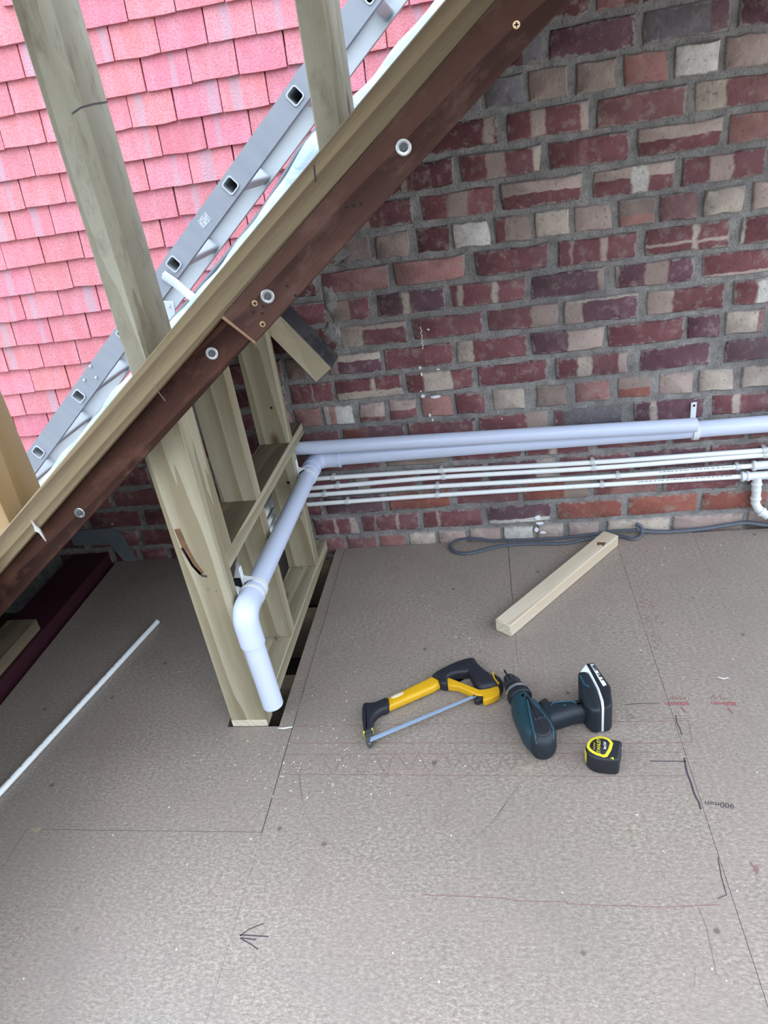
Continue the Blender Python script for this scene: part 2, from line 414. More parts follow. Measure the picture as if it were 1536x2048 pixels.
sheet([(.5412, -1.2), (1.7, -1.2), (1.7, 1.33), (.5412, 1.33)], 0)
for y in (1.06, 1.31, 1.60, 1.86):
    block('floor_joist', (-1.4, y-.024, -.17), (1.7, y+.024, -.021), JOIST, floor)
block('sub_ceiling', (-2.2, -1.2, -.24), (1.7, 2.0, -.2), DARK, floor)
STROKES = [
('r',1.2,[[-0.504,1.136],[-0.328,1.136],[-0.144,1.137],[-0.022,1.135]]),
('r',1.2,[[0.207,1.136],[0.305,1.135],[0.363,1.136],[0.357,1.078]]),
('r',1,[[0.318,1.142],[0.368,1.142]]),
('r',1.3,[[-0.506,1.084],[-0.253,1.082],[0.008,1.079],[0.173,1.076],[0.357,1.076]]),
('r',1.2,[[-0.509,1.051],[-0.25,1.052],[0.027,1.051],[0.149,1.05],[0.338,1.051]]),
('r',1.2,[[-0.504,0.998],[-0.245,0.996],[-0.007,0.993],[0.16,0.991],[0.324,0.993]]),
('r',1,[[-0.504,1.038],[-0.466,1.003],[-0.451,1.031],[-0.425,1.049],[-0.399,1.009]]),
('r',1,[[-0.387,1.003],[-0.379,1.031],[-0.367,1.05],[-0.353,1.031],[-0.331,1.003],[-0.323,1.0],[-0.319,1.031],[-0.307,1.053],[-0.284,1.012],[-0.274,0.99],[-0.266,1.037],[-0.255,1.049],[-0.237,1.021],[-0.223,1.011],[-0.211,1.049],[-0.194,1.021],[-0.178,1.005],[-0.165,1.045],[-0.153,1.048],[-0.141,1.03]]),
('r',1,[[-0.152,1.044],[-0.134,1.013],[-0.115,1.047],[-0.1,1.025],[-0.088,1.007],[-0.07,1.038],[-0.056,1.013],[-0.044,1.005],[-0.029,1.04],[-0.02,1.022],[-0.011,1.013],[0.003,1.046],[0.021,1.025],[0.032,1.014],[0.049,1.043],[0.057,1.034],[0.069,1.005],[0.092,1.046],[0.1,1.015],[0.111,1.005],[0.125,1.03]]),
('r',1,[[-0.465,1.0],[-0.451,0.955],[-0.442,0.934]]),
('k',2.2,[[0.264,1.029],[0.295,1.028],[0.332,1.028]]),
('k',2.2,[[0.342,1.153],[0.339,1.13],[0.341,1.117],[0.341,1.096]]),
('k',3.5,[[0.331,1.037],[0.327,1.003],[0.328,0.981],[0.328,0.948],[0.331,0.93],[0.33,0.916]]),
('k',1.5,[[0.242,1.185],[0.267,1.188],[0.316,1.188]]),
('k',1.2,[[0.247,1.159],[0.253,1.15],[0.246,1.144],[0.258,1.147]]),
('r',4,[[0.359,1.175],[0.363,1.16]]),
('r',4,[[0.453,1.171],[0.457,1.154]]),
('r',1.6,[[0.338,1.198],[0.348,1.209],[0.347,1.198],[0.356,1.207],[0.355,1.198],[0.364,1.207],[0.364,1.198],[0.374,1.205],[0.373,1.197]]),
('r',1.4,[[0.426,1.198],[0.435,1.21],[0.436,1.199],[0.447,1.208],[0.447,1.197],[0.455,1.199],[0.463,1.202]]),
('r',1.4,[[0.352,1.597],[0.365,1.59],[0.351,1.578],[0.364,1.567],[0.347,1.558],[0.361,1.547],[0.345,1.538],[0.357,1.534]]),
('r',1.4,[[0.367,1.557],[0.38,1.553],[0.367,1.541],[0.38,1.535],[0.367,1.526],[0.379,1.516]]),
('r',1.4,[[0.345,1.498],[0.361,1.495],[0.345,1.484],[0.36,1.478],[0.344,1.47],[0.348,1.463]]),
('r',1.4,[[0.37,1.492],[0.38,1.494],[0.37,1.478],[0.378,1.47],[0.386,1.467],[0.376,1.456]]),
('r',1.4,[[0.349,1.433],[0.358,1.43],[0.347,1.415],[0.364,1.418],[0.363,1.401],[0.347,1.397],[0.358,1.383],[0.343,1.373],[0.354,1.371]]),
('r',1.2,[[0.344,1.757],[0.349,1.741],[0.357,1.759],[0.363,1.746]]),
('p',1,[[0.255,1.58],[0.267,1.574],[0.273,1.558],[0.284,1.573],[0.291,1.557],[0.275,1.553]]),
('p',1,[[0.203,1.441],[0.219,1.435],[0.209,1.422],[0.22,1.404],[0.2,1.402],[0.216,1.413]]),
('p',0.8,[[-0.459,0.98],[-0.443,0.933],[-0.409,0.874],[-0.344,0.821],[-0.264,0.8],[-0.18,0.806],[-0.116,0.83],[-0.069,0.868],[-0.03,0.923],[0.008,0.983]]),
('r',1.3,[[-0.182,0.737],[-0.103,0.736],[-0.038,0.735],[-0.013,0.73],[0.067,0.732]]),
('r',1.3,[[0.071,0.735],[0.066,0.728],[0.127,0.727],[0.223,0.727],[0.311,0.734]]),
('k',1.6,[[0.333,0.819],[0.328,0.782],[0.327,0.751],[0.311,0.744]]),
('r',3,[[0.383,0.81],[0.388,0.79]]),
('r',3,[[0.389,0.806],[0.391,0.794]]),
('k',2,[[-0.493,0.654],[-0.479,0.667],[-0.456,0.677]]),
('k',2.2,[[-0.494,0.656],[-0.441,0.655]]),
('k',2.2,[[-0.491,0.651],[-0.462,0.649]]),
('k',2,[[-0.491,0.65],[-0.471,0.642],[-0.454,0.633]]),
('p',1,[[0.248,0.634],[0.239,0.605]]),
('r',0.8,[[0.277,0.73],[0.281,0.696],[0.276,0.624]]),
('p',1,[[0.004,0.978],[-0.018,0.944],[-0.056,0.88]]),
('r',1,[[-0.021,1.115],[-0.029,1.108],[-0.014,1.101],[-0.02,1.091]]),
('r',1,[[-0.147,0.975],[-0.14,0.983],[-0.134,0.975]]),
('r',1,[[-0.14,0.983],[-0.138,0.955]]),
('r',1,[[-0.147,0.895],[-0.139,0.903],[-0.144,0.887],[-0.15,0.875],[-0.137,0.874]]),
('p',1,[[-0.685,1.081],[-0.677,1.111],[-0.65,1.123]]),
('p',0.8,[[-0.58,1.03],[-0.567,1.048],[-0.546,1.058],[-0.553,1.04],[-0.52,1.048]]),
('p',1,[[-0.516,1.919],[-0.521,1.512],[-0.509,1.14]])
]
for key, nm, mt in (('r', 'red_pen_marking', RED), ('k', 'black_pen_marking', PENK), ('p', 'pencil_marking', PENC)):
    bm = bmesh.new()
    for col, w, pts in STROKES:
        if col == key:
            P = pts
            if len(pts) > 5:
                P = []
                for i in range(len(pts)-1):
                    p0, p1, p2, p3 = [Vector(pts[min(max(i+q-1, 0), len(pts)-1)]) for q in range(4)]
                    for j in range(4):
                        t = j/4; P.append(0.5*((2*p1)+(p2-p0)*t+(2*p0-5*p1+4*p2-p3)*t*t+(3*p1-p0-3*p2+p3)*t*t*t))
                P.append(pts[-1])
            ribbon(bm, P, w*.0010, .0005)
    from_bm(nm, bm, mt, floor)
text_mesh('red_writing', '900mm', .017, REDB, floor, (.353, 1.186, .0006), math.pi+.03, .1)
text_mesh('red_writing', '800mm', .017, REDB, floor, (.448, 1.184, .0006), math.pi-.02, .1)
text_mesh('black_writing', '900mm', .017, PENK, floor, (.367, .927, .0006), math.pi-.12, .15)
SPLIT = m_plain('bare_chip', (.30, .235, .175), .9, var=.4, scale=150)
# split and spalled spots in the boards
for x, y, a, L in ((.016, 1.012, .2, .018), (-1.01, .855, .1, .016), (-.735, 1.255, .5, .022), (-.715, 1.243, .3, .014)):
    P = [(-L, 0), (-L*.2, .004), (L*.8, .009), (L, -.002), (L*.3, -.006), (-L*.4, -.003)]
    o = mesh('board_split', [(*p, 0) for p in P], [tuple(range(6))], SPLIT, floor); o.location = (x, y, .0006); o.rotation_euler = (0, 0, a)

# ---- brick party wall
def ztop(x): return 1.44+TS*x
wl, wr = -2.2, 1.7
poly = [(wl, -.4), (wr, -.4), (wr, ztop(wr)), (wl, ztop(wl))]
front = WALL_Y+.007
wall_back = tag(prism('wall_back', [(x, front, z) for x, z in poly], [(x, front+.20, z) for x, z in poly], MORTAR), kind='structure')
TONE = dict(R=(.20, .080, .086), P=(.135, .066, .082), O=(.285, .10, .075), K=(.36, .185, .165), K2=(.25, .12, .12), C=(.50, .43, .36), W=(.62, .60, .55),
            T=(.31, .24, .205), G=(.165, .155, .165), D=(.12, .045, .048), L=(.45, .35, .31))
ROWS = {
 -1:[(-0.718,-0.607,'T',''),(-0.603,-0.509,'K2',''),(-0.506,-0.405,'K2',''),(-0.402,-0.307,'K',''),(-0.301,-0.21,'C',''),(-0.204,-0.113,'L',''),(-0.106,-0.004,'L',''),(0.001,0.099,'W',''),(0.109,0.191,'C',''),(0.201,0.297,'L',''),(0.318,0.506,'C',''),(0.512,0.717,'L',''),(0.724,0.897,'T','')],
 0:[(-0.803,-0.616,'R',''),(-0.607,-0.457,'R','v.45,.55,L;v.8,1,L'),(-0.449,-0.259,'R','v.22,.28,L;v.6,.68,L'),(-0.25,-0.057,'R','v.22,.3,L'),(-0.046,0.154,'P','h0,.3,W'),(0.166,0.366,'O',''),(0.378,0.581,'O',''),(0.588,0.778,'O',''),(0.788,0.973,'P','')],
 1:[(-0.772,-0.562,'R',''),(-0.557,-0.357,'P','v.93,1,L'),(-0.348,-0.148,'O',''),(-0.14,0.063,'R',''),(0.069,0.271,'O','v.6,1,T'),(0.278,0.468,'K','v.0,.3,R'),(0.476,0.691,'R',''),(0.701,0.902,'P','')],
 2:[(-0.651,-0.453,'R',''),(-0.447,-0.25,'R','v0,.25,C'),(-0.243,-0.044,'R',''),(-0.035,0.171,'P','v.7,1,L'),(0.178,0.382,'R',''),(0.392,0.593,'P',''),(0.601,0.8,'R','')],
 3:[(-0.692,-0.554,'R',''),(-0.55,-0.355,'R',''),(-0.342,-0.149,'T',''),(-0.141,0.073,'R',''),(0.078,0.27,'R','v.35,.5,C'),(0.282,0.488,'R',''),(0.494,0.694,'R',''),(0.704,0.899,'R','')],
 4:[(-0.596,-0.462,'R',''),(-0.459,-0.265,'O','v.35,1,P'),(-0.259,-0.055,'R',''),(-0.05,0.15,'R','v.67,1,T'),(0.165,0.362,'G','v0,.15,R'),(0.384,0.579,'P','v.22,.34,C'),(0.592,0.787,'R','v.26,.4,C')],
 5:[(-0.683,-0.603,'K',''),(-0.597,-0.51,'K',''),(-0.506,-0.413,'W','v.2,.45,K'),(-0.396,-0.316,'L','h0,.3,R'),(-0.307,-0.22,'L','h0,.5,R'),(-0.21,-0.117,'K',''),(-0.11,-0.025,'R',''),(-0.004,0.089,'C',''),(0.118,0.207,'T',''),(0.225,0.323,'K',''),(0.34,0.433,'T','h0,.5,O'),(0.45,0.544,'L',''),(0.554,0.646,'C',''),(0.663,0.758,'C','')],
 6:[(-0.597,-0.457,'R','v.5,.56,L'),(-0.455,-0.254,'R','h0,.4,C;v.52,.62,C'),(-0.247,-0.051,'R','v.25,.7,C'),(-0.042,0.154,'R',''),(0.173,0.369,'R','v.28,.52,C;v.85,1,L'),(0.397,0.579,'P',''),(0.614,0.816,'P','')],
 7:[(-0.589,-0.529,'T',''),(-0.467,-0.307,'P','h.6,1,C;v0,.2,L'),(-0.3,-0.101,'R',''),(-0.096,0.102,'R','v0,.25,C'),(0.108,0.306,'P','v.48,1,L'),(0.309,0.51,'R',''),(0.515,0.6,'P',''),(0.607,0.707,'C','v.8,1,R'),(0.716,0.811,'R','')],
 8:[(-0.417,-0.222,'R','v0,.36,C;h.7,1,L'),(-0.212,-0.013,'R',''),(-0.008,0.187,'R','v.6,1,T'),(0.197,0.389,'P','v0,.28,L;h.85,1,C'),(0.408,0.606,'R','v0,.35,L'),(0.619,0.806,'R','v.3,1,W')],
 9:[(-0.431,-0.315,'R','v0,.5,T'),(-0.3,-0.111,'P','v.36,.5,C'),(-0.1,0.104,'R','v.08,.2,C;v.54,.65,C;v.92,1,L'),(0.111,0.304,'P','v.9,1,T'),(0.325,0.524,'P','v0,.06,C;v.37,.68,T'),(0.536,0.733,'R','h0,.2,L')],
 10:[(-0.445,-0.253,'K','v0,.5,K2'),(-0.243,-0.05,'K',''),(-0.027,0.164,'R',''),(0.185,0.383,'R','v.14,.2,L;v.52,.64,L;h.85,1,L'),(0.398,0.601,'R','v.55,.66,C;h.3,.45,L'),(0.623,0.813,'R','v0,.06,W')],
 11:[(-0.379,-0.291,'T',''),(-0.282,-0.188,'T',''),(-0.173,-0.084,'D',''),(-0.078,0.019,'W',''),(0.03,0.123,'T','v0,.3,R'),(0.129,0.217,'C',''),(0.226,0.32,'L',''),(0.333,0.422,'T','h0,.4,K'),(0.43,0.521,'K2',''),(0.531,0.629,'C',''),(0.643,0.736,'L','')],
 12:[(-0.359,-0.171,'D','v.1,.4,T'),(-0.155,0.039,'R','v.33,.64,T'),(0.047,0.247,'R','h.5,1,L'),(0.268,0.464,'R','h.55,1,L;v.46,.7,W'),(0.477,0.669,'R','v.32,.62,L')],
 13:[(-0.262,-0.059,'D','v.3,.42,T'),(-0.048,0.152,'R','v.3,.58,T;v.88,1,C'),(0.166,0.356,'R','v.35,.5,K2'),(0.371,0.564,'R','h.5,1,L'),(0.575,0.752,'K','v.6,1,R')],
 14:[(-0.145,0.053,'D','v.8,.95,T'),(0.071,0.263,'R','v.28,.48,L;v.88,1,L'),(0.276,0.481,'K2',''),(0.493,0.685,'K2','v0,.38,C')],
 15:[(-0.071,0.017,'G',''),(0.023,0.115,'G',''),(0.124,0.217,'T',''),(0.231,0.325,'T',''),(0.338,0.437,'K',''),(0.446,0.544,'W',''),(0.554,0.647,'L',''),(0.657,0.751,'K','')],
 16:[(0.079,0.16,'G','v.0,.45,D'),(0.171,0.363,'P',''),(0.376,0.56,'G','v.75,1,P'),(0.573,0.744,'P','')],
 17:[(0.168,0.266,'D',''),(0.274,0.371,'K','v.6,1,D'),(0.376,0.563,'P','')],
}
def brick_mesh(L, seed):
    rd = random.Random(seed); H = .0665; D = .04; ch = .004
    out = []
    nx = 4
    for i in range(nx+1): out.append((-L/2+L*i/nx, -H/2))
    out.append((L/2, 0))
    for i in range(nx+1): out.append((L/2-L*i/nx, H/2))
    out.append((-L/2, 0))
    n = len(out); outer = []; inner = []
    for x, z in out:
        s = rd.uniform(.0, .0035) if rd.random() < .8 else rd.uniform(.003, .008)
        x2 = x-math.copysign(s, x) if abs(abs(x)-L/2) < 1e-6 else x
        z2 = z-math.copysign(s*.8, z) if abs(abs(z)-H/2) < 1e-6 else z
        outer.append((x2, ch+rd.uniform(0, .002), z2))
        inner.append((x2*(1-2*ch/L*1.2), rd.uniform(-.0012, .0012), z2*(1-2*ch/H*1.1)))
    back = [(x, D, z) for x, y, z in outer]
    V = inner+outer+back+[(0, 0, 0)]; F = []
    for i in range(n):
        j = (i+1) % n
        F += [(i, j, 3*n), (n+i, n+j, j, i), (2*n+i, 2*n+j, n+j, n+i)]
    me = bpy.data.meshes.new('brick'); me.from_pydata(V, [], F); me.update(); me.materials.append(BRICK)
    for p in me.polygons: p.use_smooth = True
    me.set_sharp_from_angle(angle=math.radians(50))
    return me
B_S = [brick_mesh(.20, i) for i in range(7)]; B_H = [brick_mesh(.095, 50+i) for i in range(6)]
def lay(x0, x1, z, tone, spans='', rd=random.Random(3)):
    L = x1-x0; long = L > .15
    if ztop(min(x0, x1))-.02 < z+.035: return
    o = bpy.data.objects.new('brick', rd.choice(B_S if long else B_H))
    o.scale = (L/(.20 if long else .095), 1, rd.uniform(.97, 1.02))
    o.location = ((x0+x1)/2, WALL_Y+rd.uniform(-.002, .003), z+.0335)
    o.rotation_euler = (rd.uniform(-.02, .02), rd.uniform(-.008, .008), rd.uniform(-.012, .012))
    j = rd.uniform(.88, 1.12); o['tone'] = [min(1, q*j) for q in TONE[tone]]
    sps = [s for s in spans.split(';') if s][:2]
    for q, s in zip(('a', 'b'), sps+['v2,3,R']*(2-len(sps))):
        f0, f1, t = s[1:].split(','); f0 = float(f0); f1 = float(f1)
        if f0 <= 0.01: f0 = -.3
        if f1 >= .99: f1 = 1.3
        o['span_'+q] = [f0, f1, 1.0 if s[0] == 'h' else 0.0]; o['tone_'+q] = list(TONE[t])
    put(o, wall_back)
rb = random.Random(11)
for kx, row in ROWS.items():
    z = .050+.0758*kx+.002
    for x0, x1, t, s in row: lay(x0, x1, z+.004*(x0-.1), t, s)
    hdr = kx in (-1, 5, 11, 15); pitch = .104 if hdr else .205
    x = row[-1][1]+.01
    while x < 1.0:                                   # carry on to the right, out of the photograph
        lay(x, x+pitch-.01, z, rb.choice('RRPOK')); x += pitch
    x = row[0][0]-.01
    xe = -1.55 if kx < 6 else -.75
    while x > xe:                                    # behind the stud wall, in the eaves
        lay(x-pitch+.01, x, z, rb.choice('RRDPR')); x -= pitch
bm = bmesh.new()
def splash(x, z, w, h, rd=random.Random(5)):
    n = 7; vs_ = [bm.verts.new((x+math.cos(6.283*i/n)*w*rd.uniform(.5, 1), WALL_Y-.0045, z+math.sin(6.283*i/n)*h*rd.uniform(.5, 1))) for i in range(n)]
    bm.faces.new(vs_)
for i in range(9): splash(-.186+.002*(i % 2), .64+.007*i, .002, .004)
for x, z, w, h in ((-.20, .585, .005, .006), (-.197, .565, .004, .007), (-.15, .575, .007, .003), (-.20, .50, .008, .006), (-.165, .495, .018, .006), (-.205, .515, .004, .003), (-.187, .44, .006, .007), (-.18, .425, .004, .006),
                   (.110, .072, .012, .012), (.118, .052, .016, .008), (.105, .030, .008, .012), (.125, .018, .012, .008), (-.165, .69, .005, .003), (.02, .41, .003, .003), (-.01, .25, .006, .005)): splash(x, z, w, h)
tag(from_bm('paint_splashes', bm, PAINT, wall_back), kind='stuff')
mesh('cement_patch', [(-1.47, WALL_Y-.004, .13), (-1.31, WALL_Y-.006, .135), (-1.275, WALL_Y-.006, .11), (-1.265, WALL_Y-.006, .05), (-1.25, WALL_Y-.006, -.01), (-1.30, WALL_Y-.006, -.01), (-1.335, WALL_Y-.005, .07), (-1.47, WALL_Y-.004, .075)],
     [(0, 7, 6, 5, 4, 3, 2, 1)], CEMENT, wall_back)
# lumpy mortar haunching where the purlin and roof meet the wall
def lump(cx, cz, rx, rz, dep, seed):
    bm = bmesh.new(); bmesh.ops.create_icosphere(bm, subdivisions=3, radius=1)
    rd = random.Random(seed); ph = [rd.uniform(0, 6) for _ in range(4)]
    for v in bm.verts:
        n = 1+.16*math.sin(5*v.co.x+ph[0])*math.sin(6*v.co.z+ph[1])+.08*math.sin(13*v.co.x+ph[2])*math.sin(11*v.co.z+ph[3])
        v.co = Vector((cx+v.co.x*rx*n, front+.004+v.co.y*dep*n, cz+v.co.z*rz*n))
    from_bm('mortar_haunch', bm, MORTAR, wall_back, 80)
lump(-.40, .915, .09, .022, .014, 1); lump(-.435, .70, .03, .035, .012, 2); lump(-.29, .955, .12, .020, .012, 3); lump(-.425, .80, .02, .05, .012, 4); lump(-.33, .885, .06, .018, .012, 5)

# ---- roof slope between the rafter and the wall (dark underside), eaves
def slope_slab(name, x0, x1, y0, y1, c, t, mat, parent=None):
    return prism(name, [(x0, y0, c+TS*x0), (x1, y0, c+TS*x1), (x1, y1, c+TS*x1), (x0, y1, c+TS*x0)],
                 [(x0, y0, c+t+TS*x0), (x1, y0, c+t+TS*x1), (x1, y1, c+t+TS*x1), (x0, y1, c+t+TS*x0)], mat, parent)
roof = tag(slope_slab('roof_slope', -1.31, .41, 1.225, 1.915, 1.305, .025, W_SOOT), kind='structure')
tag(slope_slab('unseen_roof_eaves', -2.1, -1.312, 1.050, 1.915, 1.305, .025, W_SOOT), kind='structure')

# ---- neighbour's tile-hung wall
TY = 2.69
wall_out = tag(block('wall_outside', (-3.4, TY+.02, -2.0), (.9, TY+.12, 2.3), TBACK), kind='structure')
def tile_mesh(seed):
    rd = random.Random(seed); W = .0812; V = []; nx = 4
    fr = [(-W+2*W*i/nx, rd.uniform(-.0015, .0015) if 0 < i < nx else rd.uniform(-.001, .003)) for i in range(nx+1)]
    for x, d in fr: V += [(x, -.026+rd.uniform(-.0015, .0015), d), (x, -.010, d-.001), (x, -.004, .155), (x, .006, .155)]
    F = []
    for i in range(nx):
        a, b = 4*i, 4*(i+1); F += [(a, b, b+2, a+2), (a+1, b+1, b, a), (a+2, b+2, b+3, a+3), (a+3, b+3, b+1, a+1)]
    F += [(0, 2, 3, 1), (4*nx+1, 4*nx+3, 4*nx+2, 4*nx)]
    me = bpy.data.meshes.new('roof_tile'); me.from_pydata(V, [], F); me.update(); me.materials.append(TILE); return me
TM = [tile_mesh(i) for i in range(6)]
rd = random.Random(21)
for j in range(-4, 17):
    zb = 1.411-.0997*j; xs = -1.0995+.0835*(j % 2)
    xmin = -1.3-(1.7-zb)*.80-.22; xmax = (zb-1.5655)/TS+.16
    for i in range(-12, 10):
        x = xs+.167*(i+.5)
        if x+.083 < xmin or x-.083 > xmax: continue
        o = bpy.data.objects.new('roof_tile', rd.choice(TM)); o.location = (x+rd.uniform(-.001, .001), TY+rd.uniform(0, .002), zb+rd.uniform(-.002, .002))
        o.rotation_euler = (0, rd.uniform(-.008, .008), 0)
        q = rd.uniform(.9, 1.08); o['tone'] = [min(1, .54*q), .175*q*rd.uniform(.95, 1.1), .20*q*rd.uniform(.95, 1.12)]
        if rd.random() < .33:
            a = rd.uniform(0, .8); o['span_a'] = [a, a+rd.uniform(.12, .35), 0.0]
        else: o['span_a'] = [2.0, 3.0, 0.0]
        put(o, wall_out)

# ---- unseen shell added to shape the light: low roof, eaves slab, front wall; ground
ceil = tag(empty('added_ceiling'), kind='structure')
for x0, x1, y1 in ((-1.12, .42, 1.045), (.4205, CEIL_X1, 1.915)):
    block('added_ceiling_panel', (x0, CEIL_Y0, CEIL_Z), (x1, y1, CEIL_Z+.1), SHELL, ceil)
eaves = tag(slope_slab('unseen_roof_eaves', -2.1, -1.0, -1.2, 1.048, 1.305, .03, W_SOOT), kind='structure')  # added slab, keeps sky light off the floor at left
added_wall_front = tag(block('added_wall_front', (-1.8, -1.32, -.02), (1.7, -1.22, FRONT_H), SHELL), kind='structure')  # added behind the camera to cut off low sky light
ground = tag(block('ground', (-40, -40, -5.2), (40, 40, -5.0), SHELL), kind='structure')

# ================================================================= TIMBER FRAME
def slope_beam(name, x0, x1, ya, yb, c0, c1, mat, **kw):
    """timber lying along the roof slope in the plane of the dormer cheek: faces at y = ya..yb, edges on the slope lines c0 (lower) and c1 (upper)"""
    cm = (c0+c1)/2; t = (c1-c0)*math.cos(SLOPE)
    return beam(name, (x0, (ya+yb)/2, cm+TS*x0), (x1, (ya+yb)/2, cm+TS*x1), yb-ya, t, SN, mat, **kw)
def bolt(parent, x, y, z, r=.0105):
    b = lathe('bolt', [(0, .0055), (.003, .0055), (.004, .0045)], DGREY, parent, 6, (x, y-.002, z), (0, -1, 0))
    lathe('washer', [(0, r), (.0016, r), (.0022, r*.93), (.0024, r*.6), (.0018, r*.5)], ZINC, b, 24, (x, y, z), (0, -1, 0))
def screw(parent, x, y, z, r=.0045):
    s = lathe('screw', [(0, r), (.0008, r), (.001, r*.8), (.0006, r*.35)], BRASS, parent, 14, (x, y, z), (0, -1, 0))
    block('screw_recess', (x-.0028, y-.0013, z-.0007), (x+.0028, y-.0009, z+.0007), BLACK, s); block('screw_recess', (x-.0007, y-.0013, z-.0028), (x+.0007, y-.0009, z+.0028), BLACK, s)
def hole(parent, x, y, z, r=.003):
    lathe('nail_hole', [(0, r), (.0004, r*.9)], BLACK, parent, 8, (x, y, z), (0, -1, 0))
# new sole plate on the cut rafter
plate = slope_beam('sole_plate', -1.30, .25, 1.052, 1.222, 1.272, 1.330, W_PLATE)
tag(plate, 'yellow treated timber plate sloping up on top of the brown rafters', 'timber plate')
bm = bmesh.new()
# lower brown rafter
rf = empty('old_rafter', (-.9, 1.095, .6)); tag(rf, 'lower dark brown rafter with two bolts running down to the left', 'rafter')
def kid(o, p):                                              # parent without moving
    bpy.context.view_layer.update(); o.parent = p; o.matrix_parent_inverse = p.matrix_world.inverted(); return o
bpy.context.view_layer.update()
lo_b = slope_beam('rafter_timber', -1.62, -.34, 1.075, 1.120, 1.204, 1.2715, W_OLD); kid(lo_b, rf)
for x, z in ((-.447, .903), (-.787, .629)):
    bolt(rf, x-rf.location.x, 1.075-rf.location.y, z-rf.location.z)
for x, z in ((-.73, .60), (-.655, .70)): hole(rf, x-rf.location.x, 1.0748-rf.location.y, z-rf.location.z, .003)
# upper brown rafter, lapped in front of the lower one, sawn end towards the lower left
ru = empty('old_rafter', (-.1, 1.055, 1.15)); tag(ru, 'upper red-brown rafter with sawn end lapped over the lower rafter', 'rafter')
t = 1.2712; b0 = 1.194
end = [(-.403, 0), (-.357, 0)]
vb = [(-.400, 1.035, t-TS*.400), (-.357, 1.035, b0-TS*.357), (.52, 1.035, b0+TS*.52), (.47, 1.035, t+TS*.47)]
P0 = ru.location
# built in its own grain frame: local x along the slope
fm = frame((-.38, 1.035, 1.2335-TS*.38), SD, SN); inv = fm.inverted()
q = [inv @ Vector(v) for v in vb]; q2 = [inv @ (Vector(v)+Vector((0, .0385, 0))) for v in vb]
up_b = prism('rafter_timber', q, q2, W_OLD2, None, .0015); up_b.matrix_world = fm; kid(up_b, ru)
e0 = Vector((-.4005, 1.0345, t-TS*.4005)); e1_ = Vector((-.3575, 1.0345, b0-TS*.3575)); sd_ = SD*.004
o = prism('sawn_edge', [e0-SD*.0012, e1_-SD*.0012, e1_+sd_*.6, e0+sd_], [v+Vector((0, .0385, 0)) for v in (e0-SD*.0012, e1_-SD*.0012, e1_-SD*.0002, e0-SD*.0002)], m_plain('fresh_sawn_edge', (.27, .145, .09), .7, var=.3, scale=200)); kid(o, ru)
for x, z in ((-.322, .989), (-.096, 1.157)): bolt(ru, x-P0.x, 1.035-P0.y, z-P0.z)
for x, z in ((.056, 1.269), (-.344, .981), (-.339, .949)): screw(ru, x-P0.x, 1.035-P0.y, z-P0.z)
for x, z in ((-.184, 1.094), (-.174, 1.095), (-.163, 1.096), (-.35, .968), (-.332, .975), (-.336, .965), (-.29, 1.0), (-.28, .985)): hole(ru, x-P0.x, 1.0348-P0.y, z-P0.z, .0022)

# dormer cheek studs standing on the plate
def cheek_stud(xr, label, mat, top=2.1, w=.037, y0=1.089, y1=1.213):
    xl = xr-w; c = 1.3305
    # local x along the stud so that the grain runs upwards
    fm = frame((xr-w/2, (y0+y1)/2, c+TS*xr), (0, 0, 1), (1, 0, 0)); inv = fm.inverted()
    bot = [(xl, y0, c+TS*xl), (xr, y0, c+TS*xr), (xr, y1, c+TS*xr), (xl, y1, c+TS*xl)]; tp = [(x, y, top) for x, y, z in bot]
    o = prism('wall_stud', [inv @ Vector(v) for v in bot], [inv @ Vector(v) for v in tp], mat, None, .002); o.matrix_world = fm
    return tag(o, label, 'stud', 'upright studs of the open dormer cheek')
s1 = cheek_stud(-.568, 'tall upright stud with a pencil line across it, crossing the ladder', W_TREAT2)
s2 = cheek_stud(-.184, 'upright stud nearest the top middle, right of the long stud', W_TREAT2, y1=1.235)
s3 = cheek_stud(-.952, 'upright stud at the far left edge, orange-yellow in colour', W_WARM)
def stroke3(name, pts, w, nrm, mat, parent):
    n = Vector(nrm); V = []; F = []
    for i, p in enumerate(pts):
        p = Vector(p); tt = (Vector(pts[min(i+1, len(pts)-1)])-Vector(pts[max(i-1, 0)])).normalized(); s = n.cross(tt)*w/2
        V += [p+s+n*.0006, p-s+n*.0006]
    for i in range(len(pts)-1): F.append((2*i, 2*i+2, 2*i+3, 2*i+1))
    o = mesh(name, V, F, mat); return kid(o, parent)
stroke3('pencil_line', [(-.568, 1.0895, 1.262), (-.568, 1.12, 1.270), (-.568, 1.16, 1.275), (-.568, 1.2125, 1.279)], .0022, (1, 0, 0), PENK, s1)
stroke3('pencil_line', [(-.225, 1.052, 1.13), (-.223, 1.052, 1.152)], .0022, (0, -1, 0), PENK, plate)
stroke3('pencil_line', [(-.552, 1.052, .868), (-.539, 1.052, .868-.03)], .0012, (0, -1, 0), PENC, plate)

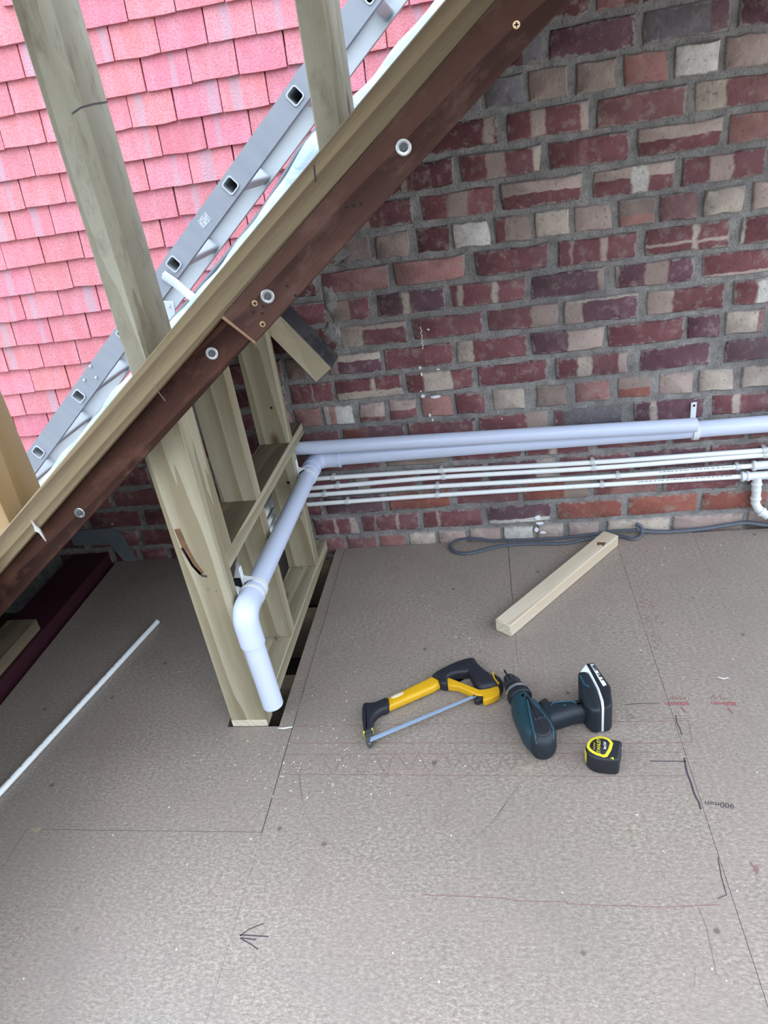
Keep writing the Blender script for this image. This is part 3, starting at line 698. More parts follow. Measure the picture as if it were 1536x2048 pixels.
# dwarf stud wall under the rafters
sw = empty('dwarf_stud_wall', (-.615, 1.139, 0)); tag(sw, 'short treated timber stud wall holding up the rafters beside the white drain', 'stud wall')
def swp(name, lo, hi, mat=W_TREAT, axis='z', slope_top=None):
    if axis == 'z': fm = frame(((lo[0]+hi[0])/2, (lo[1]+hi[1])/2, lo[2]), (0, 0, 1), (1, 0, 0))
    else: fm = frame(((lo[0]+hi[0])/2, lo[1], (lo[2]+hi[2])/2), (0, 1, 0), (0, 0, 1))
    inv = fm.inverted()
    bt = [(lo[0], lo[1], lo[2]), (hi[0], lo[1], lo[2]), (hi[0], hi[1], lo[2]), (lo[0], hi[1], lo[2])]
    tp = [(x, y, hi[2] if slope_top is None else slope_top+TS*x) for x, y, z in bt]
    o = prism(name, [inv @ Vector(v) for v in bt], [inv @ Vector(v) for v in tp], mat, None, .0015); o.matrix_world = fm
    return kid(o, sw)
XL, XR = -.660, -.571
swp('stud', (XL, 1.139, .0), (XR, 1.176, 0), slope_top=1.262)
swp('stud', (XL, 1.177, .4570), (XR, 1.214, 0), slope_top=1.262)
be = block('sawn_end', (XL+.001, 1.1375, .0), (XR-.001, 1.139, .019), W_ENDS, None, .0004); kid(be, sw)
bp = swp('bottom_plate', (XL, 1.178, .004), (XR, 1.905, .0435), axis='y')
ng = swp('head_plate', (XL, 1.1770, .420), (XR, 1.905, .4562), axis='y')
swp('plate_top', (XL+.001, 1.2145, .4562), (XR-.001, 1.9045, .4569), axis='y', mat=W_ROUGH)  # thin darker sheet: rough grain with shade painted into its colour
for y in (1.410, 1.748):
    swp('stud', (XL, y, .0440), (XR, y+.038, .4195)); swp('stud', (XL, y, .4570), (XR, y+.038, 0), slope_top=1.262)
def dot(x, y, z, nrm, r, mat=BLACK, nm='drill_hole'):
    o = lathe(nm, [(0, r), (.0005, r*.95)], mat, None, 12, (x, y, z), nrm); return kid(o, sw)
dot(-.60, 1.748, .565, (0, -1, 0), .004); dot(-.60, 1.748, .335, (0, -1, 0), .005)
dot(-.615, 1.139, .395, (0, -1, 0), .003, PENC, 'nail_head'); dot(-.598, 1.139, .39, (0, -1, 0), .003, PENC, 'nail_head')
pts = [(-.592+.013*math.cos(t_*.52), 1.7475, .245+.020*math.sin(t_*.52)) for t_ in range(13)]
stroke3('pencil_line', pts, .0016, (0, -1, 0), PENK, sw)
stroke3('pencil_line', [(-.625, 1.398, .044), (-.614, 1.41, .044), (-.606, 1.395, .044)], .0018, (0, 0, 1), PENK, sw)
stroke3('pencil_line', [(-.629, 1.735, .044), (-.617, 1.745, .044), (-.612, 1.73, .044)], .0018, (0, 0, 1), PENK, sw)
stroke3('bark_streak', [(-.640, 1.139, .545), (-.636, 1.139, .50), (-.628, 1.139, .46), (-.618, 1.139, .435)], .013, (0, -1, 0), m_plain('bark_edge', (.16, .085, .04), .7, var=.4), sw)
stroke3('bark_streak', [(-.643, 1.139, .50), (-.632, 1.139, .455), (-.618, 1.139, .430), (-.608, 1.139, .428)], .006, (0, -1, 0), m_plain('black_mould', (.045, .035, .03), .8, var=.3), sw)

# sawn-off purlin stub in the wall, hung square to the slope
C0 = Vector((-.475, 1.80, .606)); C1 = Vector((-.425, 1.80, .642)); ln = -SN*-.30
fm = frame(C0+(C1-C0)/2, SN, (0, -1, 0))
pur = empty('purlin_stub', (-.50, 1.86, .72)); tag(pur, 'sawn-off old purlin end with sooty side sticking out of the brick wall', 'purlin')
wd_ = (C1-C0).length
e1 = (C1-C0).normalized(); e2 = Vector((-e1.z, 0, e1.x))
L_ = .27
bt = [C0, C1, C1+e2*L_, C0+e2*L_]; bt = [Vector((v.x, 1.802, v.z)) for v in bt]
fm = frame(bt[0], (0, 1, 0), e2); inv = fm.inverted()
o = prism('purlin_timber', [inv @ v for v in bt], [inv @ (v+Vector((0, .112, 0))) for v in bt], W_SOOT, None, .003); o.matrix_world = fm; kid(o, pur)
ft = [v+Vector((0, -.0012, 0)) for v in [C0+e1*.002+e2*.002, C1-e1*.002+e2*.002, C1-e1*.002+e2*(L_-.01), C0+e1*.002+e2*(L_-.01)]]
fm = frame(ft[0], e2, (0, -1, 0)); inv = fm.inverted()
o = prism('sawn_face', [inv @ v for v in ft], [inv @ (v+Vector((0, .0030, 0))) for v in ft], W_SAWN); o.matrix_world = fm; kid(o, pur)

# red steel beam on the floor along the eaves, timber plate on it
st = empty('steel_beam', (-1.40, 1.3, 0)); tag(st, 'dark red painted steel beam lying along the eaves at floor level', 'steel beam')
bpy.context.view_layer.update()
kid(block('top_flange', (-1.485, .6, .034), (-1.345, 1.905, .044), STEEL, None, .001), st)
kid(block('web', (-1.362, .6, .001), (-1.350, 1.905, .0345), STEEL, None), st)
kid(block('bottom_flange', (-1.485, .6, -.02), (-1.3465, 1.905, .001), STEEL, None), st)
tp_ = beam('timber_plate', (-1.402, .62, .0635), (-1.402, 1.487, .0635), .094, .038, (0, 0, 1), W_ROUGH)
tag(tp_, 'short timber plate resting on the dark red steel beam', 'timber')

# ================================================================= OUTSIDE: membrane, ladder
bm = bmesh.new(); nx = 90; prof = [(1.905, -.05), (1.903, .0), (1.915, .022), (1.955, .034), (2.03, .032), (2.10, .022), (2.135, -.01), (2.14, -.06)]
rings = []
rdm = random.Random(4); ph = [rdm.uniform(0, 6) for _ in range(6)]
for i in range(nx+1):
    x = -1.55+2.15*i/nx; ring = []
    for kq, (y, h) in enumerate(prof):
        bulge = .034*math.exp(-((x+.43)/.10)**2)+.012*math.exp(-((x+.20)/.09)**2)
        wv = .004*math.sin(23*x+ph[0]+kq*.6)+.003*math.sin(51*x+ph[1]-kq*.9)
        hh = h+(bulge+wv if kq > 1 and kq < 6 else wv*.4)
        ring.append(bm.verts.new((x, y+.003*math.sin(31*x+kq), ztop(x)+hh)))
    rings.append(ring)
for a, b in zip(rings, rings[1:]):
    for q in range(len(prof)-1): bm.faces.new((a[q], b[q], b[q+1], a[q+1]))
mem = from_bm('roof_membrane', bm, MEMB, None, 80)
tag(mem, 'pale blue breather membrane folded over the top of the brick wall', 'membrane')
so = mem.modifiers.new('thickness', 'SOLIDIFY'); so.thickness = .0015
fl_ = tube('flashing_edge', [(x, 1.99, ztop(x)+.040+.034*math.exp(-((x+.43)/.10)**2)+.012*math.exp(-((x+.20)/.09)**2)) for x in [-1.0+.06*q for q in range(12)]], .007, FLASH, None, 8)
tag(fl_, 'thin dark grey edge strip running along the crest of the pale membrane', 'edge strip')

LA = math.radians(39.4); LD = Vector((math.cos(LA), 0, math.sin(LA))); LN = Vector((-math.sin(LA), 0, math.cos(LA)))
lad = empty('aluminium_ladder', (-1.2, 2.0, .63)); tag(lad, 'aluminium ladder leaning up along the roof slope before the red tiles', 'ladder')
bpy.context.view_layer.update()
base = Vector((-2.05, 2.0, 1.612-math.tan(LA)*2.05)); LL = 2.9; SH = .059
def rail(y, side):
    # channel section: web and two lips
    fm = frame((base.x, y, base.z), LD, LN)
    bm = bmesh.new(); t_ = .002; wv = .024*side
    sec = [(0, 0), (wv, 0), (wv, .003), (side*t_, .003), (side*t_, SH-.003), (wv, SH-.003), (wv, SH), (0, SH)]
    A = [bm.verts.new((0, p[0], p[1])) for p in sec]; B = [bm.verts.new((LL, p[0], p[1])) for p in sec]
    bm.faces.new(A); bm.faces.new(B[::-1])
    for i in range(8): bm.faces.new((A[i], A[(i+1) % 8], B[(i+1) % 8], B[i]))
    o = from_bm('stile', bm, ALU if side > 0 else ALU2); o.matrix_world = fm; return kid(o, lad)
r1 = rail(2.0, 1); r2_ = rail(2.327, -1)
dbase = .0
r0 = None
x0 = -1.29                                       # a rung position measured on the near stile
d0 = (x0-base.x)/math.cos(LA)
pitch = .2805
def rr_poly(w, h, r, n=4):
    out = []
    for cx, cz, a0 in ((w-r, h-r, 0), (-w+r, h-r, 90), (-w+r, -h+r, 180), (w-r, -h+r, 270)):
        for i in range(n+1):
            a = math.radians(a0+90*i/n); out.append((cx+r*math.cos(a), cz+r*math.sin(a)))
    return out
for i in range(-2, 8):
    d = d0+pitch*i
    if not .05 < d < LL-.05: continue
    c = base+LD*d+LN*(SH*.52)
    fm = frame((c.x, 2.0, c.z), LD, LN)
    out = rr_poly(.0185, .0190, .008); inn = rr_poly(.0152, .0157, .0062); n = len(out)
    bm = bmesh.new()
    R0 = [bm.verts.new((p[0], -.0035, p[1])) for p in inn]; R1 = [bm.verts.new((p[0], -.0035, p[1])) for p in out]
    R2 = [bm.verts.new((p[0], .326, p[1])) for p in out]; R3 = [bm.verts.new((p[0], .32, p[1])) for p in inn]
    for A, B in ((R0, R1), (R1, R2), (R3, R0)):
        for q in range(n): bm.faces.new((A[q], A[(q+1) % n], B[(q+1) % n], B[q]))
    bm.faces.new(R3)
    o = from_bm('rung', bm, ALU2, None, 40); o.matrix_world = fm; kid(o, lad)
    bm = bmesh.new(); A = [bm.verts.new((p[0], -.03, p[1])) for p in inn]; B = [bm.verts.new((p[0], .012, p[1])) for p in inn]
    bm.faces.new(A); bm.faces.new(B[::-1])
    for q in range(n): bm.faces.new((A[q], B[q], B[(q+1) % n], A[(q+1) % n]))
    cut = from_bm('cutter', bm, None); cut.matrix_world = fm; bpy.context.view_layer.update()
    md = r1.modifiers.new('opening', 'BOOLEAN'); md.object = cut; md.solver = 'EXACT'
    dg = bpy.context.evaluated_depsgraph_get(); me = bpy.data.meshes.new_from_object(r1.evaluated_get(dg)); r1.modifiers.clear(); r1.data = me
    bpy.data.objects.remove(cut)
# hook arm and locking bracket riveted to the near stile
def lad_pt(x, off): 
    d = (x-base.x)/math.cos(LA); return base+LD*d+LN*off
def rivet(p, parent=lad): kid(lathe('rivet', [(0, .0045), (.002, .004), (.0032, .002)], ALU2, None, 12, (p.x, 1.9965, p.z), (0, -1, 0)), parent)
pa = lad_pt(-.892, SH*.62)
arm = [Vector((pa.x, 1.996, pa.z)), Vector((pa.x+.03, 1.994, pa.z-.026)), Vector((pa.x+.055, 1.990, pa.z-.055)), Vector((pa.x+.085, 1.975, pa.z-.075))]
kid(tube('hook_arm', arm, .0135, ALU2, None, 12, True, .25, (0, 1, 0)), lad)
rivet(pa+Vector((.002, 0, .001))); rivet(pa+Vector((.018, 0, -.015)))
pb = lad_pt(-.955, -.004)
V = [(-.03, .004), (.0, .012), (.045, .006), (.04, -.03), (.01, -.052), (-.028, -.07), (-.05, -.062), (-.045, -.02)]
vb = [(pb.x+x, 1.999, pb.z+z) for x, z in V]
kid(prism('locking_bracket', vb, [(x, y+.006, z) for x, y, z in vb], ALU2, None, .0008), lad)
for dx, dz in ((.028, -.006), (-.002, -.038), (-.035, -.055)): rivet(pb+Vector((dx, 0, dz)))
for x in (-1.215, -1.242, -1.20): rivet(lad_pt(x, SH*(.9 if x > -1.21 else .35 if x > -1.22 else .75)))
pl = lad_pt(-.735, SH*.55)
fm = frame((pl.x, 1.9993, pl.z), LD, LN)
kw_ = N('worn_sticker_remains'); kw_.fin(kw_.mix(kw_.ramp(kw_.noise(kw_.coord('Object'), 190, 3), [(.46, 0.0), (.52, 1.0)]), (.24, .255, .29), (.42, .43, .44)), .5)
o = mesh('worn_label', [(-.020, 0, -.011), (.017, 0, -.014), (.020, 0, .012), (-.016, 0, .013)], [(0, 1, 2, 3)], kw_.m); o.matrix_world = fm; kid(o, lad)

# ================================================================= PIPES
def clip_ring(name, c, axis, r, parent, w=.012, mat=WHITE):
    a = Vector(axis).normalized(); c = Vector(c)
    return kid(lathe(name, [(-w/2, r), (-w/2, r+.0035), (w/2, r+.0035), (w/2, r)], mat, None, 24, c, a), parent)
R = .0235
dp = empty('waste_drain_pipe', (-.54, 1.15, .09)); tag(dp, 'white plastic waste pipe along the brick wall, turning round the stud wall', 'waste pipe')
bpy.context.view_layer.update()
kid(tube('wall_run', [(-.49, 1.884, .341), (.2, 1.884, .341), (1.5, 1.884, .339)], R, PVC, None, 28), dp)
c = (-.545, 1.884, .340)
fil = arc(c, (1, 0, 0), (0, -1, 0), .034, 8)
kid(tube('elbow', [(-.468, 1.884, .339)]+fil+[(-.545, 1.79, .340)], .0272, PVC, None, 28), dp)
kid(lathe('elbow_rim', [(0, .0285), (.006, .0285)], PVC, None, 28, (-.545, 1.823, .340), (0, -1, 0)), dp)
kid(lathe('elbow_rim', [(0, .0285), (.006, .0285)], PVC, None, 28, (-.474, 1.884, .339), (1, 0, 0)), dp)
kid(tube('side_run', [(-.545, 1.80, .340), (-.545, 1.5, .341), (-.545, 1.18, .342)], R, PVC, None, 28), dp)
c = (-.544, 1.121, .342)
fil = arc(c, (0, 1, 0), (0, 0, -1), .030, 10)
kid(tube('elbow', [(-.545, 1.188, .342)]+fil+[(-.542, 1.120, .264)], .0272, PVC, None, 28), dp)
kid(lathe('elbow_rim', [(0, .0285), (.007, .0290), (.008, .0275)], WHITE, None, 28, (-.545, 1.182, .342), (0, 1, 0)), dp)
kid(tube('down_pipe', [(-.542, 1.120, .275), (-.539, 1.120, .18), (-.5365, 1.120, .086)], R, PVC, None, 28, True, 1.0, (0, 1, 0), hollow=.88), dp)
for y, w in ((1.765, .010), (1.215, .012)):
    g = clip_ring('pipe_clip', (-.545, y, .340), (0, 1, 0), R, dp, w)
    o = prism('clip_foot', [(-.570, y-w/2, .345), (-.548, y-w/2, .365), (-.542, y-w/2, .3665), (-.570, y-w/2, .372)],
          [(-.570, y+w/2, .345), (-.548, y+w/2, .365), (-.542, y+w/2, .3665), (-.570, y+w/2, .372)], WHITE); kid(o, g)
    o = block('clip_tab', (-.5707, y-w/2-.001, .345), (-.567, y+w/2+.001, .398), WHITE, None, .001); kid(o, g)
cl = [(-.545+R*1.015*math.cos(a), 1.60+dy, .340+R*1.015*math.sin(a)) for dy in (-.028, .012) for a in (2.2, 2.5, 2.8, 3.1)]
kid(mesh('blue_label', cl, [(0, 1, 5, 4), (1, 2, 6, 5), (2, 3, 7, 6)], BLUE), dp)
for x in (.545,):
    g = clip_ring('pipe_clip', (x, 1.884, .338), (1, 0, 0), R, dp, .016); kid(block('clip_tab', (x-.009, 1.905, .360), (x+.006, 1.909, .412), WHITE, None, .001), g)
    kid(lathe('clip_screw_hole', [(0, .0035), (.0005, .0034)], BLACK, None, 10, (x-.001, 1.9048, .403), (0, -1, 0)), g)
lp = empty('loose_waste_pipe', (0, 1.845, .36)); tag(lp, 'loose length of white waste pipe lying along the top of the wall drain', 'pipe')
bpy.context.view_layer.update()
kid(tube('pipe_barrel', [(-.63, 1.846, .3985), (0, 1.846, .3840), (.537, 1.846, .3705)], .0195, PVC, None, 28, hollow=.9), lp)

def water_pipe(name, label, pts, clips, ext=()):
    t_ = empty(name, pts[0]); bpy.context.view_layer.update(); tag(t_, label, 'pipe', 'thin white water pipes clipped along the brick wall')
    P = []
    n = len(pts)
    for i in range(n-1):
        p0, p1, p2, p3 = [Vector(pts[min(max(i+q-1, 0), n-1)]) for q in range(4)]
        for j in range(6):
            t = j/6; P.append(0.5*((2*p1)+(p2-p0)*t+(2*p0-5*p1+4*p2-p3)*t*t+(3*p1-p0-3*p2+p3)*t*t*t))
    P.append(Vector(pts[-1]))
    kid(tube('pipe_barrel', P, .0072, PVC2, None, 14), t_)
    for x in clips:
        z = [p.z for p in P if p.x <= x][-1]; y = [p.y for p in P if p.x <= x][-1]
        g = kid(lathe('pipe_clip', [(-.006, .0072), (-.006, .0092), (.006, .0092), (.006, .0072)], CLIPM, None, 16, (x, y, z), (1, 0, 0)), t_)
        kid(block('clip_base', (x-.005, y, z-.006), (x+.005, WALL_Y-.001, z+.009), CLIPM, None, .001), g)
    return t_
PY = 1.8985
w1 = water_pipe('water_pipe', 'topmost thin white water pipe on the brick wall', [(-.72, PY, .270), (-.45, PY, .268), (-.174, PY, .265), (.277, PY, .255), (.745, PY, .2535), (1.4, PY, .25)], (-.505, -.17, .272, .74))
w2 = water_pipe('water_pipe', 'second thin white water pipe down on the brick wall', [(-.72, PY, .236), (-.45, PY, .239), (-.174, PY, .243), (.277, PY, .236), (.745, PY, .2385), (1.4, PY, .236)], (-.497, -.165, .276, .744))
w3 = water_pipe('water_pipe', 'third thin white water pipe down, ending in a fitting at right', [(-.72, PY, .213), (-.45, PY, .213), (-.194, PY, .213), (.341, PY, .205), (.71, PY, .207), (1.4, PY, .207)], (-.545, -.187, .345, .674))
w4 = water_pipe('water_pipe', 'lowest thin white water pipe, with a tee and bend at right', [(-.72, PY, .180), (-.45, PY, .181), (-.197, PY, .182), (.299, PY, .179), (.70, PY, .175)], (-.475, -.19, .30))
def fitting(parent, pts, r=.0125): kid(tube('push_fitting', pts, r, WHITE, None, 18), parent)
def collar(parent, p, ax, r=.0150, w=.009): kid(lathe('fitting_collar', [(-w/2, r*.9), (-w/3, r), (w/3, r), (w/2, r*.9)], WHITE, None, 18, p, ax), parent)
fitting(w3, [(.712, PY, .207), (.79, PY, .207)]); collar(w3, (.718, PY, .207), (1, 0, 0))
fitting(w4, [(.690, PY, .175), (.80, PY, .174)]); collar(w4, (.690, PY, .175), (1, 0, 0)); collar(w4, (.704, PY, .175), (1, 0, 0)); collar(w4, (.762, PY, .174), (1, 0, 0))
fitting(w4, [(.731, PY, .172), (.731, PY, .135)]); collar(w4, (.731, PY, .148), (0, 0, 1)); collar(w4, (.732, PY, .130), (0, 0, 1), .0135)
fitting(w4, [(.733, PY, .136), (.734, PY, .085), (.742, PY-.004, .068), (.755, PY-.012, .056), (.768, PY-.02, .047)]); collar(w4, (.734, PY, .100), (0, 0, 1)); collar(w4, (.752, PY-.010, .058), (.7, -.4, -.55), .0155)
kid(tube('pipe_barrel', [(.76, PY-.015, .052), (.83, PY-.04, .02)], .0075, PVC2, None, 14), w4)
for p_, xs in ((w3, (.46, .66)), (w4, (.40, .66)), (w4, (-.12, -.02))):          # printed lettering along the pipe
    z = .2125 if p_ is w3 else .1845
    bm = bmesh.new(); x = xs[0]; rq = random.Random(int(xs[0]*1000))
    while x < xs[1]:
        L = rq.uniform(.003, .009); vs4 = [bm.verts.new(v) for v in ((x, PY-.0068, z-.0022), (x+L, PY-.0068, z-.0022), (x+L, PY-.0062, z), (x, PY-.0062, z))]; bm.faces.new(vs4); x += L+rq.uniform(.002, .006)
    tag(kid(from_bm('printed_line', bm, PRINT), p_), kind='stuff')

def spl(pts, n=6):
    out = []; N_ = len(pts)
    for i in range(N_-1):
        p0, p1, p2, p3 = [Vector(pts[min(max(i+q-1, 0), N_-1)]) for q in range(4)]
        for j in range(n):
            t = j/n; out.append(0.5*((2*p1)+(p2-p0)*t+(2*p0-5*p1+4*p2-p3)*t*t+(3*p1-p0-3*p2+p3)*t*t*t))
    return out+[Vector(pts[-1])]
def inner_pipe(name, label, x, zs, tape, r, collar_at=None):
    """runs level behind the studs, then dips towards the floor at the near end; zs: heights at y = 1.86, 1.50, 1.44, 1.28"""
    pts = spl([(x, 1.86, zs[0]), (x, 1.62, zs[0]), (x, 1.50, zs[1]), (x, 1.44, zs[2]), (x, 1.28, zs[3])])
    t_ = empty(name, (x, 1.28, zs[3])); bpy.context.view_layer.update(); tag(t_, label, 'pipe', 'white pipes running behind the stud wall')
    kid(tube('pipe_barrel', pts, r, PVC2, None, 16), t_)
    dv = Vector((0, -.16, zs[3]-zs[2])).normalized(); c = Vector((x, 1.44, zs[2]))
    if tape: kid(lathe('tape_band', [(-.012, r), (-.012, r+.0009), (.012, r+.0009), (.012, r)], tape, None, 16, c, dv), t_)
    if collar_at: kid(lathe('coupling', [(-.012, r), (-.010, r+.003), (.010, r+.003), (.012, r)], WHITE, None, 16, Vector((x, 1.50, zs[1])), Vector((0, -.06, zs[2]-zs[1]))), t_)
inner_pipe('heating_pipe', 'thick white pipe with dark tape behind the stud wall', -.692, (.242, .230, .200, .115), NAVY, .0125, True)
inner_pipe('heating_pipe', 'thin white pipe with red tape behind the stud wall', -.686, (.212, .200, .174, .085), REDT, .0085)
inner_pipe('heating_pipe', 'lowest plain white pipe behind the stud wall', -.690, (.182, .170, .150, .060), None, .0085)

fp = empty('floor_pipe', (-1.085, 1.24, 0)); bpy.context.view_layer.update(); tag(fp, 'long thin white pipe lying loose on the floorboards at left', 'pipe')
kid(tube('pipe_barrel', [(-1.176, .80, .0078), (-1.10, 1.173, .0078), (-1.024, 1.548, .0078)], .0075, PVC2, None, 14, hollow=.8), fp)
bm = bmesh.new()
for i in range(16):
    t = .10+.045*i; p = Vector((-1.176+.152*t, .80+.748*t, .0155)); q_ = .0012
    vs4 = [bm.verts.new((p.x+a, p.y+b, p.z)) for a, b in ((-q_, -.003), (q_, -.003), (q_, .003), (-q_, .003))]; bm.faces.new(vs4)
tag(kid(from_bm('printed_line', bm, PRINT), fp), kind='stuff')

# grey flat cable looped at the foot of the wall
cab = empty('grey_cable', (-.16, 1.88, 0)); bpy.context.view_layer.update(); tag(cab, 'grey electric cable looped along the floor at the foot of the wall', 'cable')
c1 = [(.44, 1.900, .012), (.354, 1.900, .016), (.27, 1.897, .010), (.185, 1.893, .006), (.10, 1.893, .006), (-.004, 1.898, .006), (-.035, 1.898, .007), (-.069, 1.903, .012), (-.113, 1.904, .016), (-.150, 1.900, .012), (-.166, 1.880, .007), (-.150, 1.847, .0055), (-.116, 1.834, .0055), (-.078, 1.842, .0055), (-.027, 1.862, .0055), (.024, 1.871, .0055), (.099, 1.870, .0055), (.181, 1.862, .0055), (.246, 1.876, .0055), (.290, 1.890, .0055), (.350, 1.886, .0055), (.385, 1.866, .0055), (.408, 1.874, .006), (.418, 1.892, .012), (.415, 1.897, .028), (.402, 1.902, .036)]
kid(tube('cable_loop', spl(c1), .0062, CABLE, None, 10, True, .6), cab)
c2_ = [(.405, 1.905, .034), (.412, 1.898, .016), (.44, 1.896, .010), (.49, 1.892, .007), (.587, 1.893, .009), (.66, 1.896, .016), (.72, 1.898, .019), (.78, 1.895, .008), (.9, 1.890, .006), (1.3, 1.88, .006)]
kid(tube('cable_tail', spl(c2_), .0064, CABLE, None, 10, True, .6), cab)

# pale pine offcut
a = Vector((-.0145, 1.446, .0185)); d = Vector((.336, .41, 0)).normalized()
off = empty('timber_offcut', (.15, 1.64, 0)); bpy.context.view_layer.update(); tag(off, 'pale pine offcut with a broken corner lying across the floor', 'timber')
kid(beam('offcut_timber', a, a+d*.530, .050, .037, (0, 0, 1), W_PALE, None, .003), off)
fm = frame(a, d, (0, 0, 1))
kid(block('sawn_end', (-.0006, -.0225, -.016), (.0006, .0225, .016), W_ENDS, None, 0, fm), off)
o = mesh('broken_split', [(.445, -.004, .0188), (.462, .006, .0188), (.468, -.006, .0188), (.475, -.016, .0188), (.452, -.021, .0188), (.455, -.010, .0188)], [(0, 5, 4, 3, 2, 1)], m_plain('dark_split_wood', (.12, .06, .03), .8, var=.3)); o.matrix_world = fm; kid(o, off)
# ================================================================= TOOLS
# ---- hacksaw lying flat
hs = empty('hacksaw', (-.229, 1.202, 0)); tag(hs, 'yellow and black hacksaw lying on the floor left of the drill', 'hacksaw')
nose = [[-0.1186, -0.0272], [-0.1125, -0.0173], [-0.0903, -0.0162], [-0.0622, -0.0018], [-0.055, -0.0337], [-0.072, -0.0447], [-0.0846, -0.0606], [-0.0878, -0.0826], [-0.085, -0.1042], [-0.1015, -0.1131], [-0.1086, -0.0885], [-0.1155, -0.0567]]
tubeo = [[-0.0616, -0.0025], [-.012, .031], [0.0399, 0.0668], [0.0582, 0.0518], [0.0593, 0.0377], [0.0446, 0.0259], [-.005, -.004], [-0.055, -0.0337]]
guard = [[0.0766, 0.0594], [0.093, 0.0524], [0.122, .0355], [0.1496, 0.0192], [0.1568, 0.0173], [0.1784, 0.0218], [0.1965, 0.0273], [0.1974, -0.0007], [0.166, -0.018], [0.1601, -0.0145], [0.1602, -0.0013], [0.1471, -0.0009], [0.1034, 0.0275], [0.0788, 0.0335]]
nub = [[0.185, 0.0685], [0.2005, 0.0556], [0.2084, 0.0361], [0.203, 0.0175], [0.1981, 0.0126], [0.1963, 0.0365]]
pad('nose_grip', nose, .001, .027, .009, NAVY, hs, 3)
pad('frame_tube', tubeo, .003, .026, .009, YEL, hs, 1, 5)
bow = [[0.0399, 0.0668], [0.0666, 0.0914], [0.0991, 0.1125], [0.1296, 0.1245], [0.1410, 0.1210], [.137, .098], [0.128, 0.0760], [0.115, 0.0723], [0.0926, 0.0695], [0.0813, 0.0617], [0.0775, 0.0530], [0.0775, 0.0336], [0.0601, 0.0376], [0.0569, 0.0536]]
grip = [[.112, .114], [0.1296, 0.1245], [0.1423, 0.1228], [0.1500, 0.1049], [0.1672, 0.0812], [0.1841, 0.0616], [0.1954, 0.0281], [0.1736, 0.0202], [0.158, 0.0173], [0.1472, 0.0262], [0.137, 0.0457], [0.1295, 0.0654], [.121, .080], [.112, .092]]
pad('handle_bow', bow, .001, .030, .0075, NAVY, hs, 2, 5)
pad('handle_grip', grip, .0005, .0315, .0125, NAVY, hs, 2, 6)
pad('hand_guard', guard, .005, .024, .0035, YEL, hs, 2)
pad('handle_heel', nub, .004, .025, .004, NAVY, hs, 2)
pad('trim_line', [[.1835, .069], [.1868, .0695], [.1895, .05], [.1985, .034], [.1962, .033], [.1868, .048]], .004, .0275, .0008, YEL, hs, 2)
pad('nose_collar', [[-0.1065, -0.1061], [-0.0858, -0.0951], [-0.0840, -0.1003], [-0.1040, -0.1122]], .002, .024, .002, YEL2, hs, 1)
pad('blade_tensioner', [[-0.101, -0.1086], [-0.0871, -0.1027], [-0.0810, -0.1179], [-0.0852, -0.1386], [-0.0937, -0.1356]], .003, .020, .003, DGREY, hs, 2)
bl = pad('blade', [[-0.0935, -0.1262], [0.1418, 0.0025], [0.1454, -0.0043], [-0.0846, -0.1345]], .0205, .0213, .0003, BLADE, hs, 1, 2)
for x, y in ((-.0885, -.1285), (.1402, -.0022)): lathe('blade_pin', [(0, .0028), (.0016, .0028), (.002, .0018)], DGREY, bl, 12, (x, y, .0213), (0, 0, 1))
pad('blade_holder', [[0.1394, -0.0091], [0.1538, 0.0105], [0.1640, 0.0003], [0.1501, -0.0159]], .005, .0203, .003, NAVY, hs, 2)
stk = [(-.038+.0165*math.cos(a*.4189)*math.cos(.55)-.0055*math.sin(a*.4189)*math.sin(.55), .0008+.0165*math.cos(a*.4189)*math.sin(.55)+.0055*math.sin(a*.4189)*math.cos(.55)) for a in range(15)]
pad('oval_sticker', stk, .0258, .0265, .0002, m_plain('worn_sticker', (.66, .58, .42), .5, var=.3, scale=220), hs, 1, 1)

# ---- cordless drill lying on its side
dr = empty('cordless_drill', (.073, 1.165, 0)); tag(dr, 'dark teal cordless drill with battery lying on its side on the floor', 'drill')
ZA = .036
a0 = Vector((-.0808, .0768, ZA)); a1 = Vector((-.0112, -.1221, ZA)); ad = (a1-a0).normalized()
bit_a = a0-ad*.022
lathe('drill_bit', [(-.004, .0004), (0, .0022), (.004, .0026), (.012, .0022), (.03, .0022)], BLACK, dr, 10, a0-ad*.026, ad)
ch = lathe('chuck', [(0, .008), (.003, .0115), (.010, .0145), (.024, .0195), (.034, .0205), (.036, .0195), (.042, .0215), (.050, .0225)], NAVY, dr, 26, a0-ad*.004, ad)
for i in range(12):
    an = i*math.pi/6; u_ = Vector((0, 0, 1)); w__ = ad.cross(u_); n_ = u_*math.cos(an)+w__*math.sin(an)
    tube('grip_rib', [a0+ad*.010+n_*.0168, a0+ad*.026+n_*.0203], .0012, DGREY, ch, 5)
lathe('silver_ring', [(0, .0226), (.001, .0245), (.007, .0250), (.008, .0232)], ZINC, dr, 28, a0+ad*.046, ad)
tr = lathe('torque_collar', [(0, .0240), (.002, .0258), (.018, .0272), (.020, .0255)], TEALD, dr, 28, a0+ad*.054, ad)
for i in range(14):
    an = i*math.pi/7; n_ = Vector((0, 0, 1))*math.cos(an)+ad.cross(Vector((0, 0, 1)))*math.sin(an)
    tube('grip_rib', [a0+ad*.057+n_*.0262, a0+ad*.071+n_*.0270], .0013, NAVY, tr, 5)
